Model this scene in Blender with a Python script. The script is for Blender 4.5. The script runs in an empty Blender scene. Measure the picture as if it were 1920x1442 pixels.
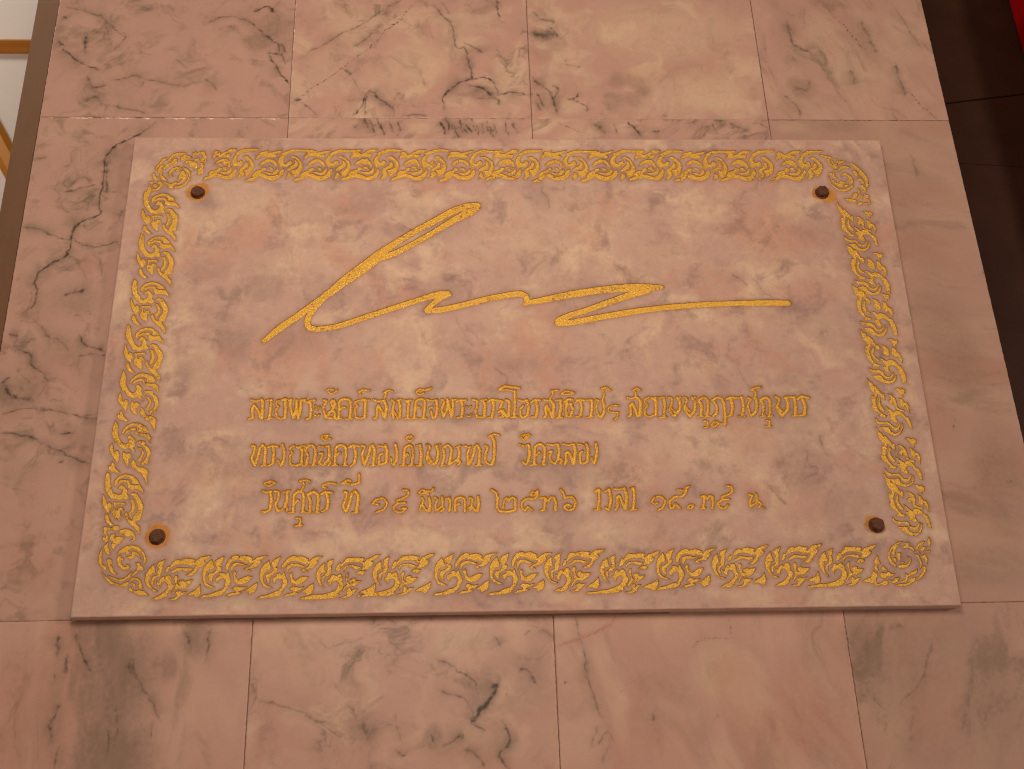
import bpy, math, random
import numpy as np
from mathutils import Matrix, Vector

# ------------------------------------------------------------------ measured data (metres for the wall, mm for the plaque face)
CAM_AXES = [[0.998368, -0.047507, -0.031693], [0.008785, -0.420606, 0.907201], [-0.056429, -0.905999, -0.419503]]
CAM_LOC = (0.0, -1.17417, 1.450)
CAM_LENS = 40.9497
PLAQUE_ORIGIN = (-0.37334, 1.73782)
PLAQUE_OUTLINE = [[3.8, 580.6], [913.8, 580.1], [901.4, -5.5], [0.0, 0.0]]
BOLT_SPOTS = [[84.6, 500.6], [828.8, 501.0], [826.3, 81.7], [77.4, 81.4]]
SCROLL_SHAPES = {"scroll_bottom_a":[[[7.1,15.1],[7.7,11.3],[8.8,6.1],[6.4,5.3],[4.7,2.2],[3.7,-1.2],[4.7,-5.8],[6.7,-9.2],[12.7,-11.7],[8.6,-11.8],[4.5,-9.2],[1.9,-5.7],[0.1,-0.6],[0.4,4.6],[1.9,8.6],[3.8,12.0]],[[17.4,19.8],[15.4,14.7],[15.2,11.2],[14.6,6.0],[13.3,2.0],[9.5,1.0],[8.1,-1.3],[8.2,-7.0],[6.2,-4.7],[6.3,-0.1],[7.5,1.9],[11.0,3.2],[10.4,6.1],[11.5,9.5],[12.7,11.0],[9.7,13.6],[11.3,17.0]],[[10.8,-1.9],[12.5,-4.2],[13.5,-3.7],[13.6,-1.4],[15.6,0.9],[17.9,2.2],[18.5,-0.3],[19.6,-0.7],[19.9,1.9],[22.0,3.6],[24.2,3.0],[25.5,0.1],[25.2,-5.0],[27.3,-6.5],[27.2,-9.1],[25.6,-12.4],[22.6,-15.2],[22.3,-18.0],[18.1,-20.5],[11.6,-21.1],[8.3,-20.6],[13.0,-17.9],[17.2,-16.2],[20.2,-13.5],[23.2,-10.1],[22.6,-6.7],[20.4,-3.2],[17.5,-2.3],[15.5,-4.3],[14.8,-8.3],[12.9,-8.2],[11.6,-5.9]],[[18.4,6.0],[18.9,9.4],[20.6,12.3],[22.9,11.9],[25.0,15.9],[27.8,19.1],[31.6,19.6],[32.8,18.4],[35.4,20.2],[39.8,20.9],[47.2,19.6],[45.4,17.9],[46.9,15.8],[49.4,19.0],[52.6,21.5],[57.5,22.6],[62.5,23.1],[60.4,20.8],[55.0,18.6],[57.4,16.2],[53.9,12.2],[50.7,10.0],[49.6,6.5],[45.7,3.4],[42.5,2.6],[39.6,3.8],[43.3,5.5],[46.5,7.7],[49.4,12.9],[47.6,14.1],[43.8,13.3],[38.6,15.4],[33.6,15.8],[28.7,14.4],[25.1,12.2],[22.4,10.5],[21.1,7.1]],[[24.6,7.6],[27.5,9.2],[30.6,11.8],[35.0,12.0],[39.5,11.0],[45.2,10.1],[44.2,8.4],[40.4,7.9],[36.3,9.7],[32.5,9.4],[28.2,7.5],[26.2,5.8]],[[30.7,4.0],[31.8,1.7],[31.0,-1.7],[31.6,-5.2],[33.4,-6.9],[36.2,-7.5],[33.1,-4.0],[33.5,-1.8],[36.7,-1.0],[39.1,-3.0],[41.8,-2.2],[46.2,-2.0],[44.7,-4.8],[40.6,-8.2],[37.5,-10.4],[36.3,-9.2],[32.5,-9.7],[30.0,-12.0],[27.6,-15.9],[26.4,-14.7],[29.3,-10.8],[30.3,-6.8],[29.1,-2.8],[28.2,1.2],[29.1,3.5]],[[24.9,-20.3],[29.0,-19.9],[32.1,-18.2],[32.5,-16.0],[31.0,-14.2],[32.2,-12.8],[34.2,-13.5],[34.6,-12.0],[36.7,-13.8],[40.7,-12.7],[39.0,-15.0],[35.9,-17.7],[32.9,-20.5],[28.0,-21.2]],[[41.9,-17.0],[44.9,-13.9],[49.2,-12.3],[52.8,-9.5],[54.8,-6.7],[55.6,-14.7],[54.1,-18.1],[51.4,-19.0],[48.5,-16.8],[44.1,-16.8]]],"scroll_bottom_b":[[[7.5,16.2],[8.6,13.9],[10.5,9.1],[9.9,6.8],[6.3,6.0],[4.0,3.4],[3.1,-1.2],[3.6,-5.9],[5.6,-8.5],[12.9,-12.1],[8.4,-12.0],[3.3,-9.9],[0.5,-4.1],[0.0,1.7],[0.9,8.1],[3.5,12.2]],[[19.7,20.1],[18.3,16.0],[16.5,10.8],[14.8,9.1],[17.6,8.4],[17.0,5.5],[14.2,3.2],[10.7,0.4],[9.3,-3.1],[9.6,-7.7],[6.8,-4.8],[5.6,-1.3],[6.5,1.9],[10.2,2.7],[13.1,5.6],[13.4,8.5],[11.7,11.5],[10.9,14.4],[13.7,17.3]],[[24.9,3.6],[25.8,0.1],[28.2,-4.6],[28.5,-8.1],[25.9,-12.6],[23.3,-15.5],[23.0,-17.2],[19.6,-20.6],[14.5,-21.9],[7.8,-22.6],[-1.8,-23.3],[1.0,-20.8],[8.9,-19.8],[14.6,-16.7],[19.6,-15.4],[22.5,-12.6],[23.7,-8.6],[23.7,-4.5],[21.5,-3.3],[17.5,-3.8],[15.8,-5.5],[15.2,-7.5],[13.0,-5.5],[12.7,-3.1],[14.7,-1.4],[17.0,-0.3],[16.4,2.0],[19.8,2.5],[22.9,0.2]],[[21.9,6.0],[21.9,10.7],[24.5,15.3],[28.0,19.1],[32.0,20.5],[35.1,20.2],[34.8,18.1],[37.7,19.8],[42.3,20.3],[48.5,17.9],[47.9,15.5],[49.6,14.9],[52.5,17.8],[56.6,19.5],[63.4,20.0],[59.4,17.7],[56.5,15.9],[57.9,13.6],[54.6,9.5],[51.2,7.2],[46.6,6.7],[43.2,6.2],[47.4,4.1],[43.1,4.2],[40.9,5.7],[44.9,7.9],[48.4,9.6],[50.1,12.5],[46.7,13.2],[42.2,13.0],[37.1,15.1],[31.4,15.8],[27.3,13.5],[25.0,9.5],[23.8,6.6]],[[27.3,8.8],[28.5,11.2],[31.9,12.9],[37.0,12.5],[41.0,10.9],[44.4,10.0],[40.9,9.1],[36.4,10.1],[32.4,9.9],[29.5,7.6],[28.3,3.0],[27.5,5.3]],[[31.7,3.2],[32.9,1.1],[32.5,-1.8],[34.2,-4.7],[35.9,-5.9],[39.6,-3.6],[44.2,-1.4],[49.0,-1.5],[46.4,-4.9],[42.9,-8.3],[38.3,-9.7],[33.8,-8.5],[31.6,-6.4],[31.1,-2.3],[29.7,0.6]],[[30.9,-13.9],[33.8,-11.3],[37.2,-12.0],[40.0,-12.9],[44.5,-11.8],[41.6,-14.7],[37.1,-16.3],[34.8,-17.4],[39.3,-18.4],[34.2,-20.3],[25.8,-21.7],[24.1,-21.5],[28.0,-19.0],[33.7,-18.3],[34.3,-16.2]],[[42.7,-16.4],[46.2,-14.2],[50.8,-10.8],[54.8,-8.6],[54.9,-13.8],[53.1,-17.8],[47.7,-20.2],[47.0,-17.1],[43.9,-17.0]]],"scroll_bottom_c":[[[8.2,12.7],[8.9,6.8],[10.3,4.5],[7.5,3.6],[5.3,3.4],[4.5,0.5],[4.3,-4.1],[5.2,-8.2],[8.1,-13.1],[3.8,-9.3],[0.6,-3.5],[-0.0,0.6],[1.3,5.2],[4.1,9.8]],[[16.4,16.6],[15.9,11.9],[14.8,9.0],[15.7,6.7],[14.9,2.6],[13.2,-0.2],[9.9,-0.8],[8.5,-2.5],[8.5,-7.1],[6.5,-4.7],[6.5,-1.3],[9.3,0.7],[11.2,2.4],[12.6,6.7],[11.1,10.9],[11.3,13.8],[14.1,15.5]],[[13.0,-7.8],[12.1,-5.4],[13.8,-4.3],[15.5,-0.3],[17.7,0.8],[19.4,-0.9],[21.1,0.2],[23.9,1.6],[25.9,-1.6],[26.2,-6.3],[27.9,-8.6],[27.7,-12.6],[25.8,-16.0],[22.4,-18.3],[23.8,-20.0],[19.7,-22.5],[14.1,-23.5],[5.7,-23.7],[-14.9,-23.8],[-14.4,-22.4],[-5.5,-21.2],[-1.6,-20.1],[6.2,-20.0],[13.5,-18.1],[19.6,-15.9],[22.4,-12.5],[23.2,-7.9],[21.2,-5.0],[18.3,-5.0],[16.1,-6.9],[15.0,-10.4]],[[19.6,4.3],[20.4,8.3],[23.2,12.4],[24.9,11.2],[27.7,14.7],[30.5,18.1],[36.2,18.0],[41.3,17.9],[47.6,16.9],[45.9,13.2],[48.2,12.5],[51.0,16.0],[55.5,17.7],[59.0,19.7],[63.5,19.8],[61.2,17.6],[57.2,15.3],[53.8,13.6],[57.2,12.4],[55.5,9.5],[52.1,6.6],[47.6,5.2],[45.3,5.0],[47.6,8.4],[47.0,11.4],[43.0,12.6],[37.9,13.6],[32.8,13.4],[28.3,11.4],[25.0,8.3],[22.7,4.8]],[[26.7,5.9],[29.5,8.8],[33.4,9.9],[39.1,9.5],[44.8,7.3],[41.9,5.3],[39.1,6.3],[35.7,8.1],[31.7,8.1],[28.9,6.4],[27.8,3.3]],[[40.3,1.9],[43.6,4.1],[49.0,3.2],[47.0,0.3],[43.1,0.7]],[[32.1,2.0],[31.8,-1.7],[31.0,-4.6],[32.1,-8.1],[34.7,-10.5],[35.8,-8.8],[34.1,-6.4],[34.4,-4.1],[37.5,-2.7],[40.0,-3.1],[39.2,-5.4],[41.4,-5.1],[45.6,-5.5],[43.1,-8.3],[39.2,-11.1],[37.8,-12.5],[36.9,-11.1],[32.5,-12.2],[29.7,-14.4],[28.0,-17.2],[26.9,-16.6],[29.1,-12.7],[30.8,-9.8],[30.2,-5.2],[29.3,-1.1],[30.7,1.2]],[[24.7,-23.2],[28.6,-22.1],[31.4,-21.3],[31.9,-15.6],[33.6,-13.9],[35.3,-16.2],[34.7,-17.9],[38.1,-15.7],[41.5,-15.2],[38.7,-18.6],[35.3,-22.0],[30.3,-23.6]],[[42.9,-19.0],[46.5,-16.4],[52.1,-14.2],[56.1,-12.0],[59.4,-9.5],[59.7,-14.4],[57.7,-17.8],[55.5,-20.6],[53.2,-21.4],[50.4,-19.7],[46.0,-19.0]]],"scroll_top_a":[[[-15.4,14.6],[-10.6,15.0],[-6.1,12.2],[-2.3,7.3],[0.0,0.0],[-1.4,-6.5],[-4.7,-11.3],[-8.9,-14.5],[-10.7,-9.7],[-11.4,-5.3],[-7.1,-5.3],[-4.1,-1.6],[-3.5,4.0],[-5.5,9.7],[-10.1,13.0]],[[-9.6,9.7],[-7.0,7.3],[-5.9,2.4],[-8.1,-0.8],[-12.4,-4.1],[-17.2,-5.7],[-17.8,-4.1],[-13.5,-0.0],[-10.0,2.4],[-9.1,5.7]],[[-16.0,-8.1],[-13.1,-11.3],[-13.6,-14.5],[-18.5,-17.4],[-17.6,-12.9]],[[11.5,22.0],[2.0,22.0],[-7.5,22.0],[-14.4,20.7],[-20.0,17.9],[-22.8,14.6],[-24.1,9.7],[-23.4,4.8],[-20.0,4.0],[-17.8,7.3],[-15.1,8.5],[-13.5,5.6],[-14.7,2.8],[-17.4,2.8],[-19.6,-0.0],[-23.5,1.2],[-25.6,-0.5],[-27.4,4.0],[-29.2,8.9],[-26.9,13.8],[-24.0,17.8],[-24.6,19.5],[-17.7,22.8],[-12.8,24.8],[-2.0,24.1],[11.6,24.1]],[[-55.8,11.2],[-54.5,16.1],[-50.4,18.6],[-53.7,19.4],[-50.3,21.5],[-42.1,22.7],[-42.9,19.8],[-37.4,20.7],[-32.6,21.9],[-25.1,23.6],[-27.9,20.7],[-36.2,18.2],[-31.6,15.8],[-33.7,13.3],[-40.5,13.7],[-45.8,15.7],[-51.2,14.5]],[[-50.4,2.7],[-47.5,7.2],[-41.3,10.9],[-35.3,9.7],[-31.7,6.4],[-30.3,1.6],[-32.3,0.3],[-34.1,4.8],[-38.1,7.6],[-42.8,6.0],[-47.0,3.1]],[[-66.7,-19.4],[-62.6,-17.0],[-57.9,-15.4],[-59.1,-12.2],[-55.5,-7.4],[-48.1,-4.9],[-48.6,-2.5],[-43.9,-2.1],[-43.3,-4.1],[-48.1,-6.6],[-49.6,-10.2],[-45.0,-10.6],[-39.7,-13.8],[-33.7,-13.8],[-28.2,-11.3],[-25.2,-4.9],[-22.5,-3.7],[-21.7,-8.1],[-24.3,-13.8],[-29.9,-17.8],[-36.0,-19.4],[-41.3,-18.2],[-46.6,-16.2],[-49.8,-13.0],[-53.9,-16.2],[-57.4,-19.4],[-63.5,-20.6]],[[-44.2,-7.8],[-40.1,-8.2],[-35.5,-9.3],[-31.3,-5.7],[-29.1,-2.5],[-28.3,-5.7],[-30.2,-10.1],[-34.9,-11.4],[-40.2,-10.2]],[[-39.8,-0.9],[-36.5,-1.7],[-34.6,-4.1],[-37.9,-4.1]]],"scroll_top_b":[[[-13.8,14.5],[-9.5,15.3],[-4.8,11.3],[-0.7,5.6],[0.0,0.0],[-2.6,-7.2],[-6.5,-11.2],[-9.4,-14.4],[-10.5,-9.6],[-12.5,-4.8],[-7.2,-4.0],[-4.0,-0.0],[-4.0,4.8],[-6.7,9.6],[-10.7,12.1]],[[-10.0,8.0],[-7.3,4.8],[-7.3,0.8],[-10.6,-1.6],[-15.2,-4.8],[-13.1,-9.6],[-13.7,-12.8],[-17.0,-16.4],[-20.9,-17.2],[-17.7,-11.2],[-19.1,-6.4],[-17.8,-3.2],[-13.2,-0.0],[-10.6,4.0]],[[3.1,24.7],[1.1,23.0],[-6.9,22.6],[-14.2,21.0],[-20.1,18.5],[-23.4,15.3],[-24.7,10.4],[-23.3,6.4],[-19.9,5.6],[-17.3,8.8],[-14.7,7.2],[-15.3,4.0],[-18.6,0.8],[-23.2,1.6],[-25.8,-0.9],[-27.8,2.3],[-29.3,8.8],[-27.4,13.6],[-24.1,17.7],[-25.5,19.3],[-20.2,22.6],[-14.9,25.0],[-5.6,25.5]],[[-56.5,11.9],[-56.0,16.0],[-53.4,18.4],[-55.4,20.0],[-52.8,22.5],[-48.8,21.7],[-47.4,19.2],[-44.1,18.4],[-38.8,21.7],[-33.6,24.6],[-25.6,24.6],[-28.2,21.3],[-34.8,20.9],[-40.7,18.4],[-32.1,17.3],[-33.3,13.6],[-38.7,14.4],[-43.3,15.6],[-47.2,12.4],[-49.3,15.2],[-52.6,14.4]],[[-52.0,2.3],[-49.1,7.1],[-43.2,10.8],[-36.6,10.8],[-33.2,7.2],[-31.8,1.5],[-33.1,-0.9],[-34.5,3.1],[-38.5,4.7],[-39.8,2.7],[-41.1,5.5],[-45.1,5.5],[-49.0,3.5]],[[-66.8,-19.2],[-64.3,-16.1],[-57.8,-13.7],[-59.2,-10.5],[-56.0,-6.5],[-48.8,-4.5],[-46.9,-0.9],[-43.0,-1.7],[-43.6,-4.5],[-48.8,-7.3],[-49.4,-10.1],[-44.1,-11.3],[-37.4,-14.8],[-30.2,-12.8],[-26.4,-7.3],[-23.8,-2.9],[-22.4,-6.4],[-24.9,-13.6],[-30.1,-18.4],[-37.3,-18.8],[-44.0,-16.0],[-49.9,-14.5],[-53.8,-15.7],[-60.3,-18.4]],[[-44.2,-6.9],[-40.2,-8.1],[-34.9,-8.1],[-31.0,-4.1],[-29.8,-0.1],[-28.7,-5.7],[-31.6,-9.7],[-36.8,-10.9],[-40.8,-10.1]],[[-41.0,-0.1],[-36.4,-0.5],[-38.3,-1.7],[-33.7,-4.9],[-37.0,-4.1],[-41.6,-1.7]]],"scroll_left_a":[[[-19.1,1.8],[-16.5,-3.0],[-15.6,-11.3],[-13.8,-17.7],[-10.4,-22.2],[-6.2,-24.1],[-3.5,-22.3],[-2.7,-18.5],[-4.7,-15.9],[-2.6,-14.0],[0.6,-16.6],[2.8,-19.2],[2.2,-21.7],[3.1,-24.3],[4.1,-26.2],[1.2,-28.0],[4.6,-33.1],[0.8,-30.5],[-2.4,-27.4],[-5.6,-29.5],[-9.8,-27.9],[-13.7,-24.1],[-16.0,-19.0],[-17.4,-22.1],[-19.6,-17.6],[-21.1,-11.9],[-21.0,-4.9]],[[-10.4,-11.4],[-9.7,-7.6],[-6.1,-2.5],[0.0,0.0],[6.5,-1.4],[12.8,-5.3],[16.4,-9.8],[11.5,-10.7],[6.3,-10.3],[6.8,-6.5],[3.3,-3.9],[-0.8,-3.2],[-4.8,-4.4],[-7.9,-7.6],[-9.3,-11.4]],[[-8.3,-12.1],[-6.1,-8.3],[-1.7,-6.4],[3.0,-6.8],[4.4,-11.6],[8.9,-12.9],[16.4,-12.7],[19.7,-16.9],[20.0,-22.6],[16.9,-18.1],[12.1,-15.8],[6.2,-14.8],[3.6,-12.8],[2.2,-9.6],[-1.4,-8.6],[-5.3,-10.2],[-7.1,-12.7]],[[5.2,-22.4],[9.1,-20.9],[14.4,-21.6],[14.3,-24.1],[18.5,-28.2],[20.7,-33.3],[20.4,-36.5],[19.8,-41.5],[19.2,-47.1],[16.1,-45.2],[15.1,-48.9],[13.3,-45.7],[16.4,-42.7],[17.9,-39.6],[16.7,-33.9],[14.5,-28.8],[11.2,-25.0]],[[6.9,-28.1],[10.5,-29.4],[13.3,-34.5],[12.7,-39.5],[10.4,-45.1],[8.9,-41.9],[11.4,-38.2],[11.5,-33.8],[9.5,-30.7]],[[-20.3,-24.0],[-18.1,-28.4],[-17.3,-33.5],[-15.2,-34.1],[-14.6,-31.9],[-12.2,-32.3],[-10.9,-36.7],[-11.8,-41.7],[-12.3,-44.8],[-15.4,-40.4],[-18.6,-36.6],[-20.9,-32.2],[-21.1,-27.1]],[[-6.7,-33.0],[-5.0,-35.5],[-1.0,-34.9],[1.6,-37.5],[0.2,-40.6],[-1.6,-40.6],[-0.9,-44.3],[-0.7,-48.7],[-3.9,-45.5],[-6.6,-41.7],[-8.0,-36.7]],[[4.3,-41.8],[6.8,-44.3],[7.8,-48.0],[11.5,-50.6],[15.5,-50.6],[19.8,-53.2],[20.9,-56.3],[19.9,-60.0],[20.6,-64.3],[21.0,-68.6],[18.6,-64.3],[15.9,-60.5],[13.8,-56.8],[9.6,-54.9],[7.3,-51.1],[4.0,-49.9],[2.7,-45.5]],[[-17.0,-44.0],[-14.6,-47.1],[-13.4,-50.9],[-8.6,-55.6],[-10.7,-56.5],[-14.4,-54.6],[-17.2,-54.8],[-19.7,-52.6],[-19.9,-48.9],[-17.3,-48.9]]],"scroll_left_b":[[[-22.2,3.1],[-19.2,0.9],[-18.1,-7.0],[-16.4,-14.1],[-12.7,-21.2],[-8.8,-23.4],[-5.2,-22.7],[-3.4,-18.5],[-4.6,-15.6],[-8.9,-15.6],[-5.7,-11.0],[-2.5,-12.8],[-1.0,-15.6],[1.0,-17.1],[-0.4,-21.3],[1.6,-23.5],[2.5,-26.3],[0.2,-27.7],[-2.9,-27.0],[-6.4,-28.7],[-10.9,-26.9],[-13.9,-26.9],[-17.5,-21.9],[-21.1,-16.9],[-23.0,-9.8],[-23.0,-1.2]],[[-13.0,-11.3],[-12.9,-7.0],[-8.4,-2.0],[-2.5,0.0],[4.4,-1.3],[10.4,-5.7],[12.9,-9.3],[7.7,-9.2],[4.5,-8.5],[5.5,-6.0],[1.5,-2.7],[-4.7,-2.7],[-9.2,-6.3],[-10.6,-11.3],[-12.3,-12.7]],[[-9.6,-9.1],[-5.6,-5.9],[1.2,-6.0],[3.0,-9.2],[6.0,-11.4],[13.4,-11.0],[17.5,-16.4],[18.5,-20.0],[13.2,-16.4],[8.3,-15.7],[4.6,-16.4],[1.6,-13.5],[1.9,-9.9],[-1.1,-8.1],[-6.0,-8.4],[-8.8,-10.6]],[[4.0,-22.8],[6.3,-20.6],[11.3,-22.1],[14.1,-25.6],[17.6,-30.6],[19.0,-35.6],[18.0,-41.9],[17.8,-46.1],[17.0,-50.3],[12.8,-50.9],[14.4,-55.1],[17.7,-58.6],[18.7,-65.6],[15.0,-61.4],[12.1,-57.2],[8.3,-55.1],[4.2,-50.2],[1.2,-43.9],[2.8,-41.8],[5.9,-48.8],[9.8,-51.6],[10.6,-46.7],[13.7,-41.2],[13.8,-35.5],[11.4,-29.2],[7.8,-24.2]],[[4.5,-27.7],[7.6,-28.4],[10.7,-34.8],[10.0,-41.1],[6.8,-46.0],[5.4,-43.9],[7.9,-38.3],[7.4,-32.7]],[[-23.0,-21.9],[-20.3,-27.6],[-18.1,-33.9],[-16.6,-30.4],[-13.7,-32.6],[-12.9,-36.8],[-14.5,-38.9],[-13.8,-43.1],[-17.4,-40.3],[-20.9,-36.0],[-23.1,-29.7]],[[-11.1,-31.2],[-5.5,-31.5],[-0.7,-31.2],[0.8,-33.3],[-5.4,-33.0],[-9.0,-33.3],[-8.5,-38.2],[-5.9,-39.6],[-5.6,-36.5],[-2.0,-36.9],[-0.7,-40.4],[-3.7,-40.4],[-3.0,-50.8],[-6.9,-48.0],[-10.3,-44.5],[-11.1,-40.3],[-9.5,-37.5]],[[-18.9,-43.8],[-16.4,-44.5],[-14.0,-50.1],[-9.2,-55.7],[-12.9,-55.3],[-16.8,-52.1],[-19.0,-48.7]]],"scroll_right_a":[[[0.2,1.3],[1.9,-3.2],[4.6,-5.2],[6.1,-10.9],[7.8,-8.1],[10.6,-12.9],[12.4,-16.7],[14.2,-20.5],[15.3,-17.7],[17.0,-19.9],[16.0,-25.5],[13.7,-23.0],[11.2,-19.8],[7.9,-17.9],[7.5,-22.3],[5.3,-26.0],[4.9,-31.6],[5.9,-36.6],[7.8,-39.8],[10.7,-43.6],[14.7,-44.9],[12.6,-46.7],[5.6,-45.3],[8.3,-43.8],[5.2,-40.4],[2.1,-37.8],[0.5,-34.7],[0.1,-31.6],[1.9,-31.6],[1.4,-26.0],[2.2,-20.9],[4.9,-21.3],[5.8,-17.8],[3.0,-14.6],[0.8,-9.6],[1.0,-5.1]],[[10.7,-23.0],[11.3,-24.8],[9.7,-28.6],[10.3,-32.3],[12.6,-36.1],[14.2,-37.4],[12.9,-39.6],[9.4,-37.3],[7.6,-33.6],[7.9,-28.6],[9.2,-24.8]],[[21.1,-19.3],[25.1,-20.6],[27.9,-23.8],[28.5,-28.9],[27.6,-33.9],[30.1,-36.4],[35.2,-38.3],[34.3,-40.2],[29.9,-37.6],[26.0,-35.7],[26.1,-32.0],[25.4,-28.8],[23.6,-28.8],[23.2,-31.3],[20.9,-30.6],[20.2,-27.5],[23.6,-25.7],[23.5,-22.5]],[[32.8,-23.3],[35.8,-25.2],[37.5,-29.3],[40.4,-30.3],[41.4,-34.7],[40.4,-41.5],[39.2,-36.5],[38.2,-32.1],[37.2,-30.9],[36.6,-34.0],[33.7,-34.9],[32.3,-31.4],[33.4,-27.1]],[[29.7,-11.9],[33.5,-11.3],[36.7,-13.9],[37.6,-12.3],[40.5,-14.6],[39.6,-17.7],[37.5,-17.7],[36.7,-22.1],[35.1,-18.9],[33.5,-14.5]],[[15.5,-33.7],[19.7,-37.5],[23.8,-41.3],[25.6,-38.2],[30.3,-38.9],[33.8,-42.7],[36.7,-47.1],[37.5,-45.8],[39.3,-49.0],[40.2,-53.9],[40.1,-59.4],[37.7,-57.6],[36.8,-52.6],[35.2,-48.3],[32.3,-44.5],[28.2,-43.5],[24.6,-45.0],[24.3,-48.7],[25.8,-51.8],[23.4,-53.6],[21.4,-51.1],[18.0,-49.9],[19.2,-46.8],[16.2,-41.5],[19.5,-41.5],[17.7,-38.1]],[[1.4,-47.1],[3.4,-50.9],[8.5,-52.8],[15.2,-52.3],[17.6,-56.0],[20.1,-58.5],[24.3,-58.6],[28.2,-53.7],[29.0,-54.3],[25.8,-60.4],[21.4,-61.6],[18.1,-59.7],[15.8,-56.0],[12.5,-54.1],[7.0,-54.6],[2.9,-53.9],[1.6,-50.8]],[[5.2,-57.7],[9.3,-58.3],[14.2,-57.8],[15.8,-62.7],[20.1,-65.2],[25.7,-64.1],[29.1,-60.5],[30.7,-55.0],[30.8,-59.3],[27.4,-64.8],[22.1,-67.4],[16.8,-67.0],[11.8,-64.5],[7.7,-60.8]]],"scroll_right_b":[[[0.0,0.0],[1.8,-3.3],[4.8,-4.8],[5.4,-9.3],[7.9,-8.2],[11.1,-10.8],[13.0,-15.2],[13.7,-18.9],[15.8,-18.2],[17.8,-21.8],[16.6,-25.5],[13.8,-22.6],[11.2,-18.1],[8.1,-17.0],[7.8,-21.1],[5.8,-25.4],[5.2,-31.3],[6.2,-37.1],[8.8,-41.5],[11.7,-43.6],[15.4,-44.8],[13.1,-46.5],[6.6,-46.5],[8.3,-44.3],[4.4,-40.0],[1.4,-34.9],[1.1,-28.3],[2.4,-20.3],[5.6,-20.3],[4.9,-16.6],[1.6,-12.9],[0.7,-7.8]],[[11.3,-21.8],[11.5,-24.7],[9.9,-30.6],[11.7,-35.7],[14.9,-37.9],[14.3,-39.7],[10.1,-37.1],[7.7,-32.0],[8.7,-25.5]],[[21.3,-18.9],[25.2,-21.2],[27.7,-25.6],[28.0,-31.4],[27.0,-33.9],[22.8,-31.4],[20.7,-28.4],[22.4,-24.1]],[[32.8,-22.7],[35.7,-24.9],[37.4,-30.0],[39.9,-30.7],[41.5,-36.6],[40.6,-42.0],[39.1,-39.5],[38.2,-32.9],[35.9,-35.1],[33.3,-35.1],[31.4,-30.7]],[[29.3,-12.3],[33.9,-12.0],[37.6,-13.9],[39.7,-13.1],[40.9,-15.4],[38.8,-18.3],[36.8,-18.3],[36.7,-22.7],[34.8,-18.3],[33.6,-13.8]],[[16.8,-36.1],[20.5,-37.5],[23.3,-40.1],[26.9,-37.9],[31.9,-39.4],[35.2,-43.1],[37.2,-46.7],[38.1,-45.3],[40.6,-49.6],[42.0,-56.8],[41.5,-66.8],[38.3,-66.8],[37.2,-58.2],[35.4,-49.6],[31.7,-44.5],[27.2,-44.1],[24.2,-46.6],[24.2,-50.2],[25.9,-53.8],[22.3,-54.2],[19.0,-50.2],[18.3,-46.6],[22.2,-46.6],[20.4,-42.3],[18.3,-38.6]],[[1.8,-48.6],[5.4,-50.5],[12.4,-50.9],[16.6,-53.0],[18.0,-56.6],[21.4,-59.5],[25.5,-58.1],[29.1,-54.2],[28.2,-57.4],[25.1,-60.6],[20.5,-60.6],[16.4,-58.1],[13.7,-54.8],[8.7,-54.1],[3.7,-53.0]],[[4.8,-58.0],[11.4,-57.3],[14.5,-58.1],[16.4,-62.4],[21.1,-65.2],[26.6,-63.1],[31.2,-57.1],[29.6,-62.5],[26.0,-66.7],[20.6,-67.7],[14.5,-65.9],[8.6,-62.3]]]}
SCROLL_SPOTS = [["scroll_top_b",146.6,538.6,0.87],["scroll_top_a",204.5,538.5,1.0],["scroll_top_a",261.6,538.5,1.0],["scroll_top_b",318.8,538.5,1.0],["scroll_top_b",375.9,538.4,1.0],["scroll_top_a",432.9,538.4,1.0],["scroll_top_b",488.6,538.4,1.0],["scroll_top_a",546.7,538.4,1.0],["scroll_top_a",604.2,538.3,1.0],["scroll_top_b",661.3,538.3,1.0],["scroll_top_a",717.6,538.3,1.0],["scroll_top_b",774.8,538.2,1.0],["scroll_top_b",835.4,538.2,1.0],["scroll_bottom_a",70.0,37.5,1.0],["scroll_bottom_b",126.8,40.3,1.0],["scroll_bottom_b",183.9,38.7,1.0],["scroll_bottom_c",239.9,38.2,1.0],["scroll_bottom_c",296.9,39.4,1.0],["scroll_bottom_b",359.7,38.4,1.0],["scroll_bottom_b",416.2,38.0,1.0],["scroll_bottom_a",472.8,38.0,1.0],["scroll_bottom_c",529.8,37.9,1.0],["scroll_bottom_b",588.3,39.8,1.0],["scroll_bottom_a",646.2,39.3,1.0],["scroll_bottom_a",702.4,39.5,1.0],["scroll_bottom_c",758.9,40.7,1.0],["scroll_left_b",45.8,500.2,1.0],["scroll_left_b",46.3,441.6,1.0],["scroll_left_b",45.1,381.4,1.0],["scroll_left_b",44.6,323.1,1.0],["scroll_left_a",42.9,267.6,1.0],["scroll_left_a",40.5,208.7,1.0],["scroll_left_b",40.9,149.9,1.0],["scroll_right_a",845.7,486.5,1.0],["scroll_right_b",848.5,428.7,1.0],["scroll_right_b",846.9,374.0,1.0],["scroll_right_b",847.0,314.5,1.0],["scroll_right_a",844.2,252.7,1.0],["scroll_right_a",845.2,192.8,1.0],["scroll_right_a",844.7,138.5,1.0]]
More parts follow.
